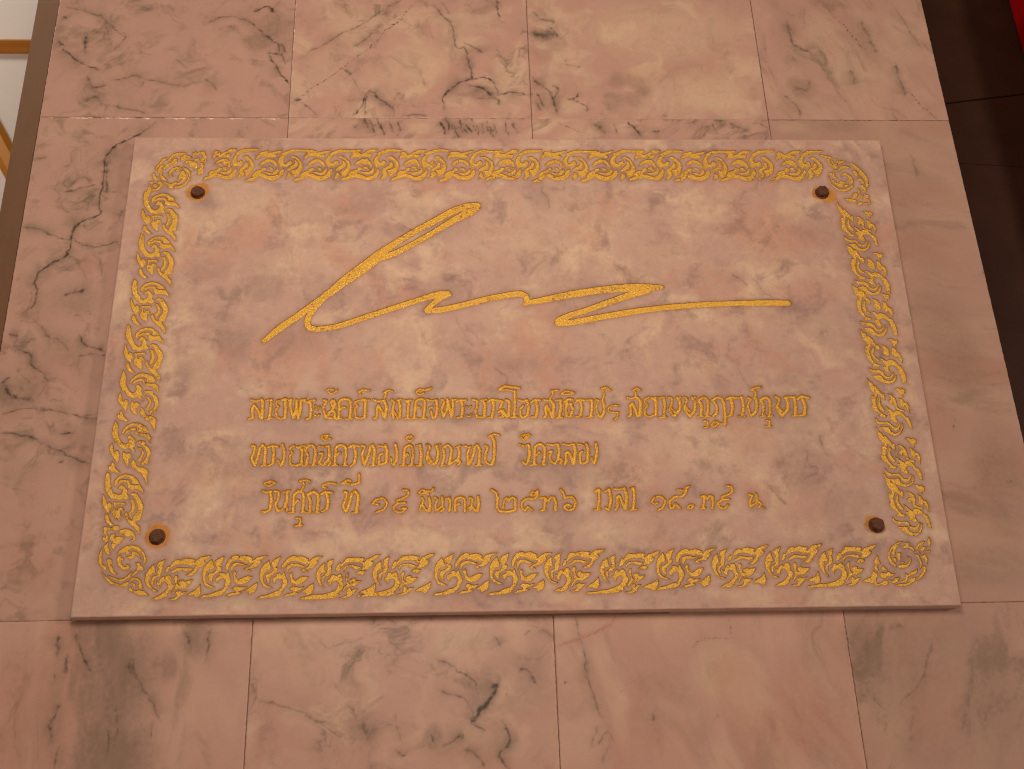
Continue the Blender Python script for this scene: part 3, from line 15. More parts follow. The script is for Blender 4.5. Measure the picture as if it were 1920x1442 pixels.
WORD_STROKES = [[[1.21,[[162.7,234.2],[168.8,232.8],[173.4,234.9]]],[1.82,[[174.0,234.5],[175.4,231.2],[175.8,213.6]]],[1.58,[[162.4,211.8],[165.8,213.7],[164.8,223.5],[166.4,228.0]]],[1.58,[[167.9,226.7],[171.3,220.8],[174.1,212.3]]],[1.09,[[178.8,233.1],[182.3,234.4],[184.7,233.7]]],[1.7,[[184.7,233.7],[184.2,221.9],[183.5,212.9]]],[1.09,[[178.9,211.0],[183.6,211.8],[187.1,212.8]]],[1.21,[[194.2,233.9],[190.2,232.4],[189.8,228.4],[192.9,225.8],[189.5,222.5],[191.7,213.4]]],[1.34,[[191.7,213.4],[196.0,211.7],[200.0,213.3]]],[1.7,[[196.6,233.6],[199.6,234.2],[200.4,213.3]]],[1.09,[[196.1,233.0],[201.3,234.9]]],[1.46,[[205.5,234.2],[205.3,225.6],[208.9,212.6]]],[1.58,[[208.9,212.6],[211.5,221.7],[211.5,233.5]]],[1.46,[[211.5,233.5],[212.6,221.6],[214.3,211.9]]],[1.58,[[214.3,211.9],[216.2,221.6],[216.3,233.4]]],[1.09,[[203.2,233.5],[206.7,234.6]]],[1.09,[[216.0,233.4],[221.0,234.4]]],[1.46,[[219.3,232.7],[223.6,230.4],[226.4,232.6],[231.2,233.2]]],[1.7,[[226.5,230.7],[227.5,221.5],[227.3,212.4]]],[1.21,[[222.6,210.9],[227.3,212.4]]],[1.09,[[232.0,226.7],[235.1,224.0],[236.3,225.3]]],[0.97,[[232.2,222.7],[234.6,222.1]]],[1.21,[[231.9,215.6],[234.9,214.0],[236.6,216.2]]],[1.58,[[240.7,233.1],[243.8,231.8],[240.5,224.0],[243.9,212.2]]],[1.58,[[243.8,212.8],[250.1,221.2],[253.4,229.1],[250.9,233.0],[248.6,230.4],[249.9,226.5]]],[1.58,[[246.6,218.7],[252.5,219.9],[253.4,212.1]]],[1.34,[[245.6,212.2],[255.2,211.4]]],[1.09,[[244.5,245.0],[247.6,241.0],[251.8,242.3],[254.7,244.9]]],[0.97,[[245.7,246.3],[250.5,246.3]]],[1.58,[[257.5,212.0],[257.7,225.1],[258.1,232.3],[262.8,234.2],[268.8,232.9],[270.3,224.9],[269.4,211.9]]],[1.09,[[258.4,221.1],[261.9,225.0],[264.9,223.7]]],[1.21,[[255.2,210.7],[261.1,211.3]]],[1.21,[[265.3,210.6],[271.8,211.2]]],[1.21,[[279.0,232.7],[274.3,230.2],[277.4,225.5],[274.5,222.3],[275.9,212.5]]],[1.34,[[275.9,212.5],[280.7,211.1],[284.9,212.4]]],[1.7,[[282.0,232.7],[285.6,232.7],[285.5,212.4]]],[1.09,[[284.4,232.0],[289.8,233.3]]],[1.09,[[278.2,243.4],[280.7,239.3],[279.5,238.0]]],[1.21,[[278.2,242.7],[282.9,245.3],[289.6,243.9]]]],[[1.21,[[294.6,233.2],[300.0,231.2],[304.8,232.5]]],[1.82,[[306.0,231.8],[308.5,224.5],[307.5,212.1]]],[1.21,[[306.0,235.1],[308.3,240.4],[305.9,241.7]]],[1.09,[[305.9,241.7],[310.7,244.4],[314.9,243.0]]],[1.58,[[295.6,210.9],[298.5,212.9],[298.4,223.3],[300.1,226.6]]],[1.58,[[300.7,224.6],[303.8,219.3],[306.9,210.8]]],[1.46,[[314.4,232.4],[316.9,229.7],[315.2,220.5],[316.5,211.3]]],[1.21,[[312.8,216.6],[317.0,219.2],[320.6,210.7]]],[1.7,[[321.6,232.3],[323.5,224.4],[323.0,211.3]]],[1.09,[[319.8,232.3],[325.2,233.3]]],[1.58,[[330.1,230.9],[332.5,229.5],[331.9,220.3],[331.4,211.2]]],[1.09,[[328.9,231.6],[336.1,232.4]]],[1.09,[[328.4,210.6],[335.0,210.5]]],[1.58,[[338.6,211.1],[339.7,224.2],[340.9,231.4],[345.7,233.6],[349.9,231.3],[349.9,221.5],[348.7,211.6]]],[1.09,[[339.7,220.2],[342.7,224.2],[345.1,222.8]]],[1.09,[[336.2,210.5],[342.1,210.8]]],[1.09,[[345.1,210.4],[351.7,210.7]]],[1.21,[[340.9,241.4],[344.5,238.7],[348.7,240.6]]],[1.21,[[340.9,242.1],[344.5,245.4],[349.3,244.0],[354.2,245.3]]],[1.21,[[352.6,232.6],[358.0,231.3],[362.8,232.5]]],[1.7,[[362.8,231.9],[363.4,222.6],[362.2,212.8]]],[1.46,[[362.2,212.8],[358.6,210.9],[356.8,218.7]]],[1.09,[[355.0,222.7],[358.0,224.0]]],[1.21,[[352.0,243.9],[356.9,246.6]]],[1.46,[[368.9,232.5],[371.3,229.1],[368.2,221.3],[370.5,212.0]]],[1.46,[[370.5,212.0],[374.2,221.2],[374.9,233.1]]],[1.46,[[375.5,231.7],[377.2,219.8],[378.9,211.3]]],[1.46,[[378.9,211.3],[380.8,221.1],[380.4,232.4]]],[1.09,[[379.7,232.0],[384.6,233.0]]],[1.46,[[384.6,229.7],[388.2,231.6],[394.9,231.5]]],[1.7,[[390.0,230.3],[391.1,221.0],[389.8,211.8]]],[1.21,[[384.9,210.6],[389.8,211.8]]],[1.09,[[395.4,224.3],[398.3,222.2],[400.2,224.2]]],[1.21,[[395.8,213.1],[398.2,211.7],[400.6,214.3]]],[1.46,[[402.1,232.1],[406.9,230.7],[406.8,223.5],[404.9,218.2],[406.6,211.6]]],[1.34,[[406.6,211.6],[413.2,210.9]]],[1.7,[[413.0,230.7],[415.4,227.3],[414.4,211.6]]],[1.09,[[411.2,231.4],[417.3,232.6]]],[1.46,[[419.0,229.3],[423.3,231.9],[428.8,231.2]]],[1.7,[[424.5,229.9],[424.9,222.0],[422.8,210.8]]],[1.21,[[419.2,210.8],[422.8,210.8]]],[1.46,[[430.6,230.5],[434.8,229.8],[431.6,221.9]]],[1.34,[[429.6,216.6],[433.3,219.2],[434.9,211.3],[431.3,211.4]]],[1.58,[[435.1,219.2],[438.5,211.3]]],[1.7,[[439.1,231.1],[442.0,228.4],[440.9,211.9]]],[1.58,[[448.5,241.6],[448.0,225.7],[446.9,211.2]]],[1.34,[[430.9,243.8],[437.1,247.8],[444.5,247.1],[454.2,245.6]]],[1.09,[[430.9,243.2],[440.7,243.7],[449.2,241.6]]],[1.21,[[443.9,210.6],[450.0,211.2]]],[1.21,[[451.9,231.6],[457.3,229.6],[461.0,231.5]]],[1.7,[[461.5,230.2],[463.1,222.9],[461.5,213.6]]],[1.46,[[461.5,213.0],[456.6,210.4],[454.2,212.4],[453.9,220.3],[457.1,224.3]]],[1.46,[[466.3,228.1],[470.7,231.4],[476.2,230.7]]],[1.7,[[471.3,229.4],[472.8,221.4],[470.5,210.9]]],[1.21,[[465.7,211.0],[470.5,210.9]]],[1.21,[[479.9,231.3],[485.3,229.9]]],[1.82,[[487.1,230.6],[490.5,225.2],[489.3,210.7]]],[1.09,[[486.6,231.9],[490.6,238.5],[488.9,241.9]]],[1.09,[[488.9,241.9],[496.9,242.5]]],[1.58,[[479.5,210.2],[482.1,213.4],[481.2,221.3],[483.2,224.6]]],[1.58,[[483.7,222.6],[486.5,216.0],[488.0,210.1]]],[1.09,[[493.2,230.5],[499.4,231.1]]],[1.7,[[498.1,230.5],[498.3,221.2],[495.9,210.6]]],[1.09,[[493.4,209.3],[499.5,209.9]]],[1.46,[[502.9,228.4],[507.3,231.7],[511.6,231.0]]],[1.58,[[505.3,227.7],[503.6,218.5],[504.4,211.2]]],[1.7,[[509.5,226.3],[511.0,219.7],[508.7,211.1]]],[1.21,[[504.4,211.2],[508.7,210.5]]],[1.09,[[505.8,225.1],[509.5,226.3]]],[1.09,[[499.1,237.8],[505.4,241.7],[513.8,239.0],[506.4,237.7],[499.7,237.8]]],[1.46,[[515.1,227.6],[518.3,230.9],[524.4,230.2]]],[1.7,[[520.0,228.9],[521.4,220.9],[519.0,211.0]]],[1.21,[[514.7,210.4],[519.0,211.0]]],[1.09,[[527.4,230.2],[533.0,230.8]]],[1.7,[[532.9,230.1],[532.3,219.5],[530.5,210.9]]],[1.09,[[526.2,209.6],[533.0,210.9]]],[1.34,[[537.9,230.7],[540.2,229.4],[537.3,222.1],[538.6,212.8],[541.4,209.5]]],[1.7,[[541.4,209.5],[545.4,215.4],[546.0,223.3],[544.6,230.0]]],[1.21,[[544.6,230.0],[546.9,238.0],[544.8,243.4]]],[1.21,[[544.2,244.1],[549.9,245.3],[553.9,241.9]]],[1.09,[[561.2,223.1],[555.8,223.9],[550.0,219.9],[551.6,215.9],[560.7,215.2]]],[1.09,[[560.1,215.2],[559.7,209.9],[555.8,206.7]]]],[[1.21,[[572.6,233.0],[576.2,231.7],[580.6,233.0]]],[1.82,[[581.9,233.6],[586.4,228.2],[584.4,211.0]]],[1.09,[[581.3,233.6],[581.7,239.0],[579.4,241.7]]],[1.09,[[579.4,241.7],[584.0,244.3],[587.5,241.6]]],[1.58,[[572.2,210.5],[574.8,212.4],[575.0,223.0],[577.7,226.3]]],[1.58,[[578.1,224.3],[580.1,217.6],[581.9,210.3]]],[1.21,[[596.0,232.8],[591.5,230.8],[591.2,226.8],[594.0,223.5],[591.2,219.5],[590.0,212.2]]],[1.21,[[590.0,212.2],[595.3,209.5],[599.8,211.5]]],[1.7,[[599.6,232.1],[603.6,228.0],[602.3,212.1]]],[1.09,[[599.0,231.4],[605.2,232.7]]],[1.09,[[607.6,232.0],[612.7,233.0]]],[1.58,[[612.6,232.6],[612.9,221.3],[610.6,209.4]]],[1.09,[[605.7,208.8],[613.6,209.1]]],[1.34,[[618.2,232.6],[621.7,231.2],[620.5,223.9],[617.5,218.6],[621.1,210.6]]],[1.7,[[628.0,232.5],[629.9,226.4],[629.2,218.4],[622.3,209.9]]],[1.34,[[619.0,221.2],[623.4,215.2]]],[1.09,[[626.7,231.5],[631.8,232.8]]],[1.34,[[635.4,232.4],[638.3,230.3],[636.6,225.0],[634.2,219.7],[638.3,211.0]]],[1.7,[[644.7,232.3],[646.6,226.2],[645.7,216.9],[639.4,209.7]]],[1.34,[[635.6,221.0],[640.0,215.7]]],[1.09,[[643.4,231.4],[647.8,232.7]]],[1.7,[[651.8,210.2],[653.6,222.2],[651.6,227.5]]],[1.58,[[651.8,229.5],[657.7,232.2],[661.0,228.8],[660.7,219.4],[658.4,209.5]]],[1.09,[[648.6,208.9],[654.1,209.5]]],[1.09,[[656.5,208.8],[662.1,209.4]]],[1.21,[[654.8,203.6],[658.4,202.9],[657.8,197.0]]],[0.97,[[654.6,196.1],[659.0,197.0]]],[1.58,[[665.9,210.1],[670.0,214.0],[670.2,222.0],[667.7,227.4]]],[1.58,[[666.6,228.7],[672.5,232.0],[676.7,230.6],[679.0,223.2],[678.8,209.9],[677.7,200.0]]],[1.21,[[677.7,200.0],[671.6,200.8],[667.0,203.4],[662.9,199.5],[665.1,196.9],[670.4,200.8]]],[1.46,[[682.8,229.9],[687.4,231.9],[693.5,231.1]]],[1.7,[[687.2,229.8],[688.0,220.5],[685.7,211.2]]],[1.21,[[681.2,209.2],[685.6,210.5]]],[1.09,[[695.4,231.1],[700.5,232.1]]],[1.7,[[699.8,231.7],[700.3,220.3],[697.9,210.4]]],[1.09,[[693.5,209.1],[700.9,209.0]]],[1.34,[[706.5,231.0],[709.5,229.6],[705.4,221.6],[707.3,210.9]]],[1.7,[[707.7,209.6],[713.9,214.8],[715.7,224.2],[714.8,232.2]]],[1.21,[[714.9,232.9],[716.1,237.6],[712.0,240.4]]],[1.21,[[711.5,241.1],[717.4,243.7],[722.4,243.7]]],[1.58,[[720.7,209.5],[722.8,221.4],[721.0,226.8]]],[1.58,[[720.6,228.8],[727.1,231.4],[730.4,228.0],[729.7,217.3],[728.1,209.4]]],[1.09,[[718.1,208.8],[723.1,209.2]]],[1.09,[[726.1,208.7],[731.1,209.1]]],[1.09,[[724.2,203.5],[727.3,203.4],[726.0,197.5]]],[0.97,[[722.2,196.9],[727.7,196.8]]],[1.34,[[737.8,232.0],[741.3,230.0],[739.9,223.9],[736.7,218.6],[741.8,209.9]]],[1.7,[[748.9,231.2],[750.6,225.1],[748.7,215.8],[741.7,209.2]]],[1.34,[[738.1,219.9],[742.4,214.5]]],[1.09,[[747.6,230.6],[752.7,231.9]]],[1.09,[[754.5,231.2],[759.6,232.1]]],[1.58,[[758.3,231.1],[758.6,219.7],[756.6,209.7]]],[1.09,[[753.4,208.8],[759.0,209.0]]],[1.46,[[762.3,229.1],[767.2,232.4],[774.4,230.3]]],[1.7,[[767.3,229.0],[769.3,220.9],[767.2,210.3]]],[1.21,[[760.8,209.0],[767.2,210.3]]]],[[1.46,[[167.2,181.0],[170.2,179.7],[169.5,172.1],[167.5,167.1],[170.9,158.9]]],[1.58,[[171.4,158.9],[174.3,169.5],[175.5,178.4]]],[1.7,[[178.2,181.5],[181.4,177.0],[181.2,159.4]]],[1.09,[[177.9,158.0],[183.0,158.8]]],[1.09,[[175.5,179.0],[178.8,181.1]]],[1.46,[[184.2,178.9],[188.2,180.7],[194.7,179.4]]],[1.7,[[189.5,178.8],[190.5,170.6],[189.9,160.5]]],[1.21,[[186.0,158.1],[189.9,160.5]]],[1.58,[[199.2,181.9],[201.4,174.2],[201.3,164.1],[198.7,157.9]]],[1.09,[[194.3,164.2],[196.1,163.0],[198.1,157.9]]],[1.21,[[211.6,180.4],[207.6,178.6],[207.7,175.4],[210.2,172.2],[207.5,169.1],[208.5,159.0]]],[1.34,[[208.5,159.0],[213.8,157.7],[218.9,159.5]]],[1.7,[[215.2,178.5],[220.0,175.3],[220.1,159.5]]],[1.09,[[214.0,178.5],[222.7,180.3]]],[1.58,[[225.4,158.8],[226.1,168.9],[223.5,175.2]]],[1.7,[[223.4,177.1],[229.1,180.8],[233.4,177.6],[234.3,168.7],[232.9,158.7]]],[1.09,[[221.4,157.6],[227.7,158.2]]],[1.09,[[230.7,157.5],[235.9,158.0]]],[1.21,[[238.0,179.5],[243.3,178.8],[247.9,180.0]]],[1.7,[[248.0,179.3],[248.8,171.1],[248.5,163.5]]],[1.34,[[238.9,171.2],[241.8,171.8],[240.8,166.1],[238.1,161.1]]],[1.34,[[238.1,161.1],[242.9,157.9],[247.3,163.5],[250.9,161.0],[248.7,157.9]]],[1.09,[[239.9,190.3],[243.0,186.4],[250.0,188.2]]],[1.09,[[241.1,191.6],[247.5,192.1]]],[0.97,[[244.1,189.0],[246.4,189.6]]],[1.58,[[255.1,158.4],[255.3,171.0],[255.6,177.3],[259.7,180.5],[265.6,178.5],[266.5,168.3],[265.6,158.3]]],[1.09,[[256.5,168.5],[259.3,172.2],[260.5,170.9]]],[1.09,[[252.2,157.2],[258.0,157.7]]],[1.09,[[262.7,157.0],[267.9,157.6]]],[1.46,[[269.7,177.8],[273.8,180.3],[279.7,178.9]]],[1.7,[[275.0,178.4],[277.0,169.5],[275.5,159.4]]],[1.21,[[271.5,156.3],[275.5,159.4]]],[1.46,[[283.2,179.5],[286.2,178.2],[283.4,169.4],[286.0,158.0]]],[1.58,[[286.6,158.0],[290.5,169.3],[292.1,178.1]]],[1.7,[[294.4,180.0],[296.8,174.3],[295.4,157.9]]],[1.09,[[292.5,156.4],[297.7,157.2]]],[1.09,[[291.7,177.9],[295.0,179.6]]],[1.21,[[300.9,179.3],[306.8,178.0]]],[1.7,[[307.9,179.9],[309.8,172.8],[309.4,160.2]]],[1.46,[[309.4,159.6],[304.7,158.4],[301.8,157.8],[301.7,167.9],[305.1,170.4]]],[1.58,[[318.6,180.4],[320.4,172.7],[319.9,162.6],[317.0,156.9]]],[1.09,[[314.0,165.2],[314.7,160.1],[317.1,156.3]]],[1.58,[[327.6,157.4],[328.1,170.1],[329.2,177.0],[333.9,179.5],[336.9,176.3],[337.5,167.4],[335.8,157.3]]],[1.09,[[329.3,166.2],[331.6,170.0],[332.8,167.5]]],[1.09,[[324.1,156.2],[329.9,156.8]]],[1.09,[[332.9,156.1],[338.8,156.6]]],[1.09,[[330.3,187.9],[333.9,190.4],[337.5,188.5],[335.7,185.3],[331.5,185.3],[330.3,187.9]]],[1.7,[[345.2,178.7],[346.4,167.3],[345.2,156.6]]],[1.09,[[341.0,178.8],[345.8,180.0]]],[1.09,[[341.7,155.7],[347.6,156.1]]],[1.46,[[352.5,179.9],[355.5,177.3],[353.1,169.7],[352.5,162.1],[356.6,157.0]]],[1.7,[[362.0,178.5],[364.3,172.1],[363.1,162.0],[360.1,156.4]]],[1.34,[[354.3,166.5],[359.0,157.0]]],[1.09,[[360.8,177.9],[366.2,179.8]]],[1.58,[[368.4,156.9],[370.8,167.0],[369.7,174.6]]],[1.58,[[369.7,175.9],[374.5,179.0],[378.6,174.5],[377.3,164.3],[375.5,156.8]]],[1.58,[[385.7,177.0],[386.8,169.3],[384.9,160.4]]],[1.21,[[376.0,156.8],[381.4,160.5],[385.0,163.0],[387.9,159.1],[384.9,156.0]]],[1.09,[[383.3,176.3],[388.7,178.2]]],[1.09,[[366.6,155.4],[371.3,156.2]]],[1.21,[[392.9,178.1],[397.6,176.2]]],[1.46,[[398.8,176.8],[395.7,169.2],[396.1,156.5]]],[1.58,[[397.3,156.5],[401.6,166.6],[403.5,176.7]]],[1.7,[[406.0,178.6],[408.8,171.6],[407.3,156.3]]],[1.09,[[404.3,154.9],[410.2,155.7]]],[1.46,[[414.9,177.9],[417.2,175.9],[414.6,167.7],[414.5,160.0],[417.9,156.8]]],[1.7,[[421.5,156.8],[424.0,163.7],[424.5,181.6],[422.3,188.1]]],[1.46,[[417.9,156.8],[422.1,156.1]]],[1.21,[[418.7,188.7],[424.7,191.3],[430.1,189.9]]]],[[1.21,[[451.9,178.7],[456.0,177.3],[461.4,178.6]]],[1.7,[[461.4,177.9],[462.2,168.3],[460.1,159.4]]],[1.34,[[454.7,158.9],[457.0,155.7],[460.1,158.8]]],[1.09,[[453.4,187.7],[456.8,183.8],[463.6,189.5]]],[1.09,[[454.6,189.6],[461.9,190.8]]],[0.97,[[457.5,187.0],[459.4,188.3]]],[1.58,[[466.5,156.2],[467.6,168.2],[468.5,175.9],[473.4,179.1],[478.1,175.8],[478.2,165.6],[476.0,156.1]]],[1.09,[[469.3,165.7],[472.4,170.1],[473.5,168.2]]],[1.09,[[462.3,155.0],[468.9,155.8]]],[1.09,[[473.6,154.8],[479.6,155.6]]],[1.21,[[481.8,178.9],[487.7,177.6],[492.6,178.8]]],[1.7,[[493.1,178.2],[494.0,170.5],[492.3,161.5]]],[1.34,[[483.2,170.0],[486.2,170.6],[483.6,165.5],[484.5,159.1],[489.1,156.5]]],[1.34,[[489.1,156.5],[493.0,162.2],[496.4,160.2],[494.5,156.4]]],[1.21,[[498.6,178.7],[504.5,177.4],[509.4,178.6]]],[1.82,[[510.5,177.9],[511.3,170.2],[509.3,156.2]]],[1.58,[[499.2,155.7],[501.1,158.9],[501.0,167.8],[503.5,169.7]]],[1.58,[[504.6,168.4],[506.7,162.6],[508.1,155.6]]],[1.21,[[514.8,178.5],[520.1,177.2]]],[1.7,[[523.8,178.4],[525.2,171.3],[523.8,158.6]]],[1.46,[[523.8,157.9],[518.9,156.1],[516.0,157.4],[516.5,167.6],[519.1,170.1]]],[1.58,[[534.0,178.9],[534.7,169.9],[532.9,161.0],[530.8,155.9]]],[1.09,[[528.8,162.3],[529.2,158.5],[530.8,155.3]]]],[[1.21,[[181.2,129.7],[185.9,128.4],[190.4,129.6]]],[1.7,[[189.3,129.0],[190.9,119.8],[189.8,109.5]]],[1.34,[[182.5,107.2],[185.9,107.1],[189.8,109.5]]],[1.09,[[183.1,137.7],[187.2,135.1],[192.8,138.1]]],[1.09,[[183.0,138.9],[189.2,140.7],[193.9,138.7]]],[1.46,[[193.8,129.5],[197.9,128.2],[197.7,120.9],[195.2,114.9],[197.9,107.6]]],[1.7,[[206.5,128.7],[207.0,119.5],[205.0,112.3]]],[1.21,[[197.9,107.6],[202.9,109.9],[205.6,112.9],[208.0,110.4],[206.4,107.4]]],[1.09,[[203.1,128.2],[209.3,129.9]]],[1.58,[[213.8,107.3],[213.9,118.2],[214.1,125.5],[218.6,129.2],[223.3,126.6],[224.2,118.1],[223.5,107.2]]],[1.09,[[215.7,115.8],[217.9,119.4],[219.1,118.1]]],[1.09,[[209.4,105.6],[215.0,106.3]]],[1.09,[[221.9,106.0],[226.4,106.5]]],[1.21,[[221.4,130.3],[224.0,136.5],[221.5,140.2]]],[1.21,[[219.2,140.2],[224.9,141.4],[229.6,140.1]]],[1.34,[[217.6,99.4],[221.6,98.7],[221.3,92.8]]],[1.21,[[216.9,91.0],[223.6,92.1]]],[1.58,[[231.0,107.0],[231.1,118.0],[228.6,123.5]]],[1.7,[[228.5,125.3],[233.6,128.3],[238.3,125.2],[239.2,116.6],[238.4,106.9]]],[1.09,[[227.6,105.3],[232.7,105.8]]],[1.09,[[236.8,105.1],[240.7,105.7]]],[1.46,[[242.3,125.7],[246.8,128.1],[253.2,126.8]]],[1.7,[[247.5,126.3],[249.5,117.7],[248.6,109.8]]],[1.21,[[243.6,106.2],[248.6,109.2]]],[1.09,[[243.2,133.7],[246.7,132.4]]],[1.21,[[243.7,135.6],[249.4,137.9],[256.9,136.6]]]],[[1.46,[[265.9,127.8],[268.8,126.6],[267.3,118.6],[265.1,112.6],[268.2,105.8]]],[1.58,[[268.8,106.4],[271.9,116.1],[274.0,125.9]]],[1.7,[[276.8,128.3],[280.4,123.3],[279.1,106.3]]],[1.09,[[274.5,104.5],[281.4,105.3]]],[1.21,[[263.3,137.1],[269.0,140.8],[272.5,139.5]]],[1.09,[[263.3,136.5],[269.1,137.0],[273.8,134.5]]],[1.46,[[273.7,135.7],[280.7,137.5],[281.1,141.8]]],[1.34,[[281.0,146.8],[281.1,143.7]]]],[[1.09,[[296.2,115.1],[299.1,113.3],[302.0,113.2]]],[1.34,[[295.6,114.5],[299.6,118.8],[306.5,119.9],[310.6,114.9],[307.8,108.3],[299.8,104.7]]],[1.34,[[327.2,128.8],[332.5,128.1],[332.5,123.8],[329.6,120.7]]],[1.21,[[329.6,120.7],[321.0,117.2],[322.7,114.7],[329.6,114.6]]],[1.34,[[322.7,114.7],[317.6,110.5],[319.3,105.7],[326.3,104.3],[330.3,108.5]]],[1.09,[[326.2,108.6],[330.3,109.1]]]],[[1.34,[[347.0,119.9],[348.7,116.2],[345.8,111.3],[345.3,105.9]]],[1.46,[[347.0,112.5],[351.6,105.8]]],[1.7,[[354.5,119.8],[355.7,112.4],[354.5,105.1]]],[1.21,[[343.5,124.8],[347.0,128.5],[352.8,127.2]]],[1.09,[[343.5,124.2],[349.3,125.4],[354.0,124.1]]],[1.21,[[351.9,126.6],[357.7,127.7],[358.9,130.2]]],[1.34,[[360.0,120.3],[362.9,118.4],[361.1,111.1],[361.7,105.6]]],[1.46,[[368.1,120.2],[368.7,113.4],[367.5,109.8]]],[1.21,[[361.7,105.6],[365.8,108.6],[369.2,109.7],[369.8,106.7],[366.9,104.9]]],[1.09,[[371.6,118.3],[376.3,120.0]]],[1.46,[[375.7,119.4],[376.8,113.3],[375.6,104.8]]],[1.46,[[381.9,104.7],[381.4,112.0],[382.7,118.1],[387.9,119.9],[392.0,117.4],[391.8,104.5]]],[1.09,[[382.0,110.2],[385.5,113.2],[386.7,111.9]]],[1.34,[[397.2,119.1],[400.1,117.8],[398.9,111.7],[397.6,105.6]]],[1.34,[[395.9,108.1],[399.4,109.3],[403.4,104.3]]],[1.58,[[406.0,120.2],[406.4,112.8],[405.1,104.9]]]],[[1.46,[[420.8,127.4],[424.8,124.3],[426.4,118.7],[425.6,108.9],[428.3,103.9]]],[1.46,[[428.3,103.9],[436.4,103.2],[444.6,104.9]]],[1.58,[[444.6,104.9],[445.1,117.2]]],[1.21,[[431.9,107.6],[433.3,116.1],[436.9,118.5],[438.0,114.8],[441.6,119.1],[445.1,117.2]]],[1.34,[[468.8,126.1],[468.6,120.5],[464.9,116.9],[457.9,117.6],[451.9,113.4],[451.7,107.2],[455.1,104.1]]],[1.21,[[455.1,104.1],[458.2,108.4],[462.1,104.6]]],[1.09,[[461.7,123.1],[464.1,124.9],[467.0,124.2],[466.9,121.8],[461.6,121.2],[461.7,123.1]]],[1.46,[[475.0,105.1],[475.9,113.0],[476.7,117.9]]],[1.21,[[471.4,117.4],[476.7,118.2],[479.5,114.2],[482.6,118.5],[486.1,117.8]]],[1.58,[[486.1,117.8],[487.6,111.6],[486.6,104.3]]],[1.21,[[471.4,103.9],[476.1,105.0]]],[1.34,[[493.6,127.0],[496.3,122.6],[497.3,117.6]]],[1.34,[[497.3,117.6],[505.0,118.7],[508.7,112.5],[505.4,105.2],[499.5,104.1],[496.2,107.8],[499.8,110.2],[503.3,108.9]]]],[[1.46,[[530.1,124.6],[534.3,126.4],[533.6,115.8],[531.8,104.8]]],[1.09,[[528.2,103.6],[534.7,104.5]]],[1.09,[[531.2,123.3],[536.0,125.1]]],[1.21,[[540.1,123.8],[544.3,125.6]]],[1.7,[[544.9,126.2],[546.0,115.6],[544.2,105.8]]],[1.21,[[540.1,105.9],[542.8,103.4],[544.2,105.8]]],[1.21,[[550.0,126.8],[555.8,126.1],[560.7,127.3]]],[1.7,[[561.8,126.6],[563.0,117.9],[561.4,105.0]]],[1.46,[[550.2,103.9],[552.7,107.0],[552.8,116.8],[555.4,119.3]]],[1.46,[[555.9,118.0],[557.8,111.8],[560.2,104.4]]],[1.09,[[567.1,126.6],[571.4,127.7]]],[1.58,[[571.3,127.1],[571.0,115.3],[569.0,104.3]]],[1.09,[[565.4,103.3],[572.5,103.6]]]],[[1.09,[[589.6,111.3],[592.4,109.4],[596.1,110.6]]],[1.34,[[589.0,111.3],[593.0,116.8],[599.6,117.4],[603.9,112.4],[601.0,105.6],[596.0,102.6]]],[1.34,[[628.5,127.5],[626.1,120.7],[622.2,117.7]]],[1.34,[[622.1,117.0],[615.0,117.1],[608.7,112.3],[608.7,106.1],[611.5,104.2],[614.3,109.1],[619.1,104.1]]],[1.09,[[618.1,124.6],[622.8,124.5],[626.9,123.2]]],[1.09,[[627.1,125.7],[631.0,128.7]]],[1.09,[[626.9,104.6],[629.6,107.6],[633.6,107.0],[631.0,103.9],[627.4,104.0]]],[1.46,[[643.4,104.3],[645.4,111.7],[646.0,117.3]]],[1.21,[[642.9,116.7],[647.2,117.9],[649.1,113.5],[652.0,117.8],[654.8,116.5]]],[1.46,[[654.2,116.6],[654.8,110.3],[653.4,103.6]]],[1.09,[[641.0,103.4],[645.8,104.1]]],[1.34,[[671.6,128.2],[676.3,127.5],[676.9,122.4],[672.4,118.8],[665.5,116.4],[665.8,113.3],[672.3,113.2]]],[1.34,[[665.8,113.3],[660.0,109.6],[661.3,104.7],[666.5,103.4],[670.5,107.0]]]],[[1.34,[[694.4,118.4],[697.9,117.1],[694.7,111.0],[694.6,104.8]]],[1.46,[[702.2,118.3],[701.9,110.9]]],[1.21,[[694.6,104.8],[699.1,107.8],[703.6,110.2],[706.3,107.7],[703.4,104.0]]],[0.85,[[708.2,104.0],[708.9,103.1]]]]]
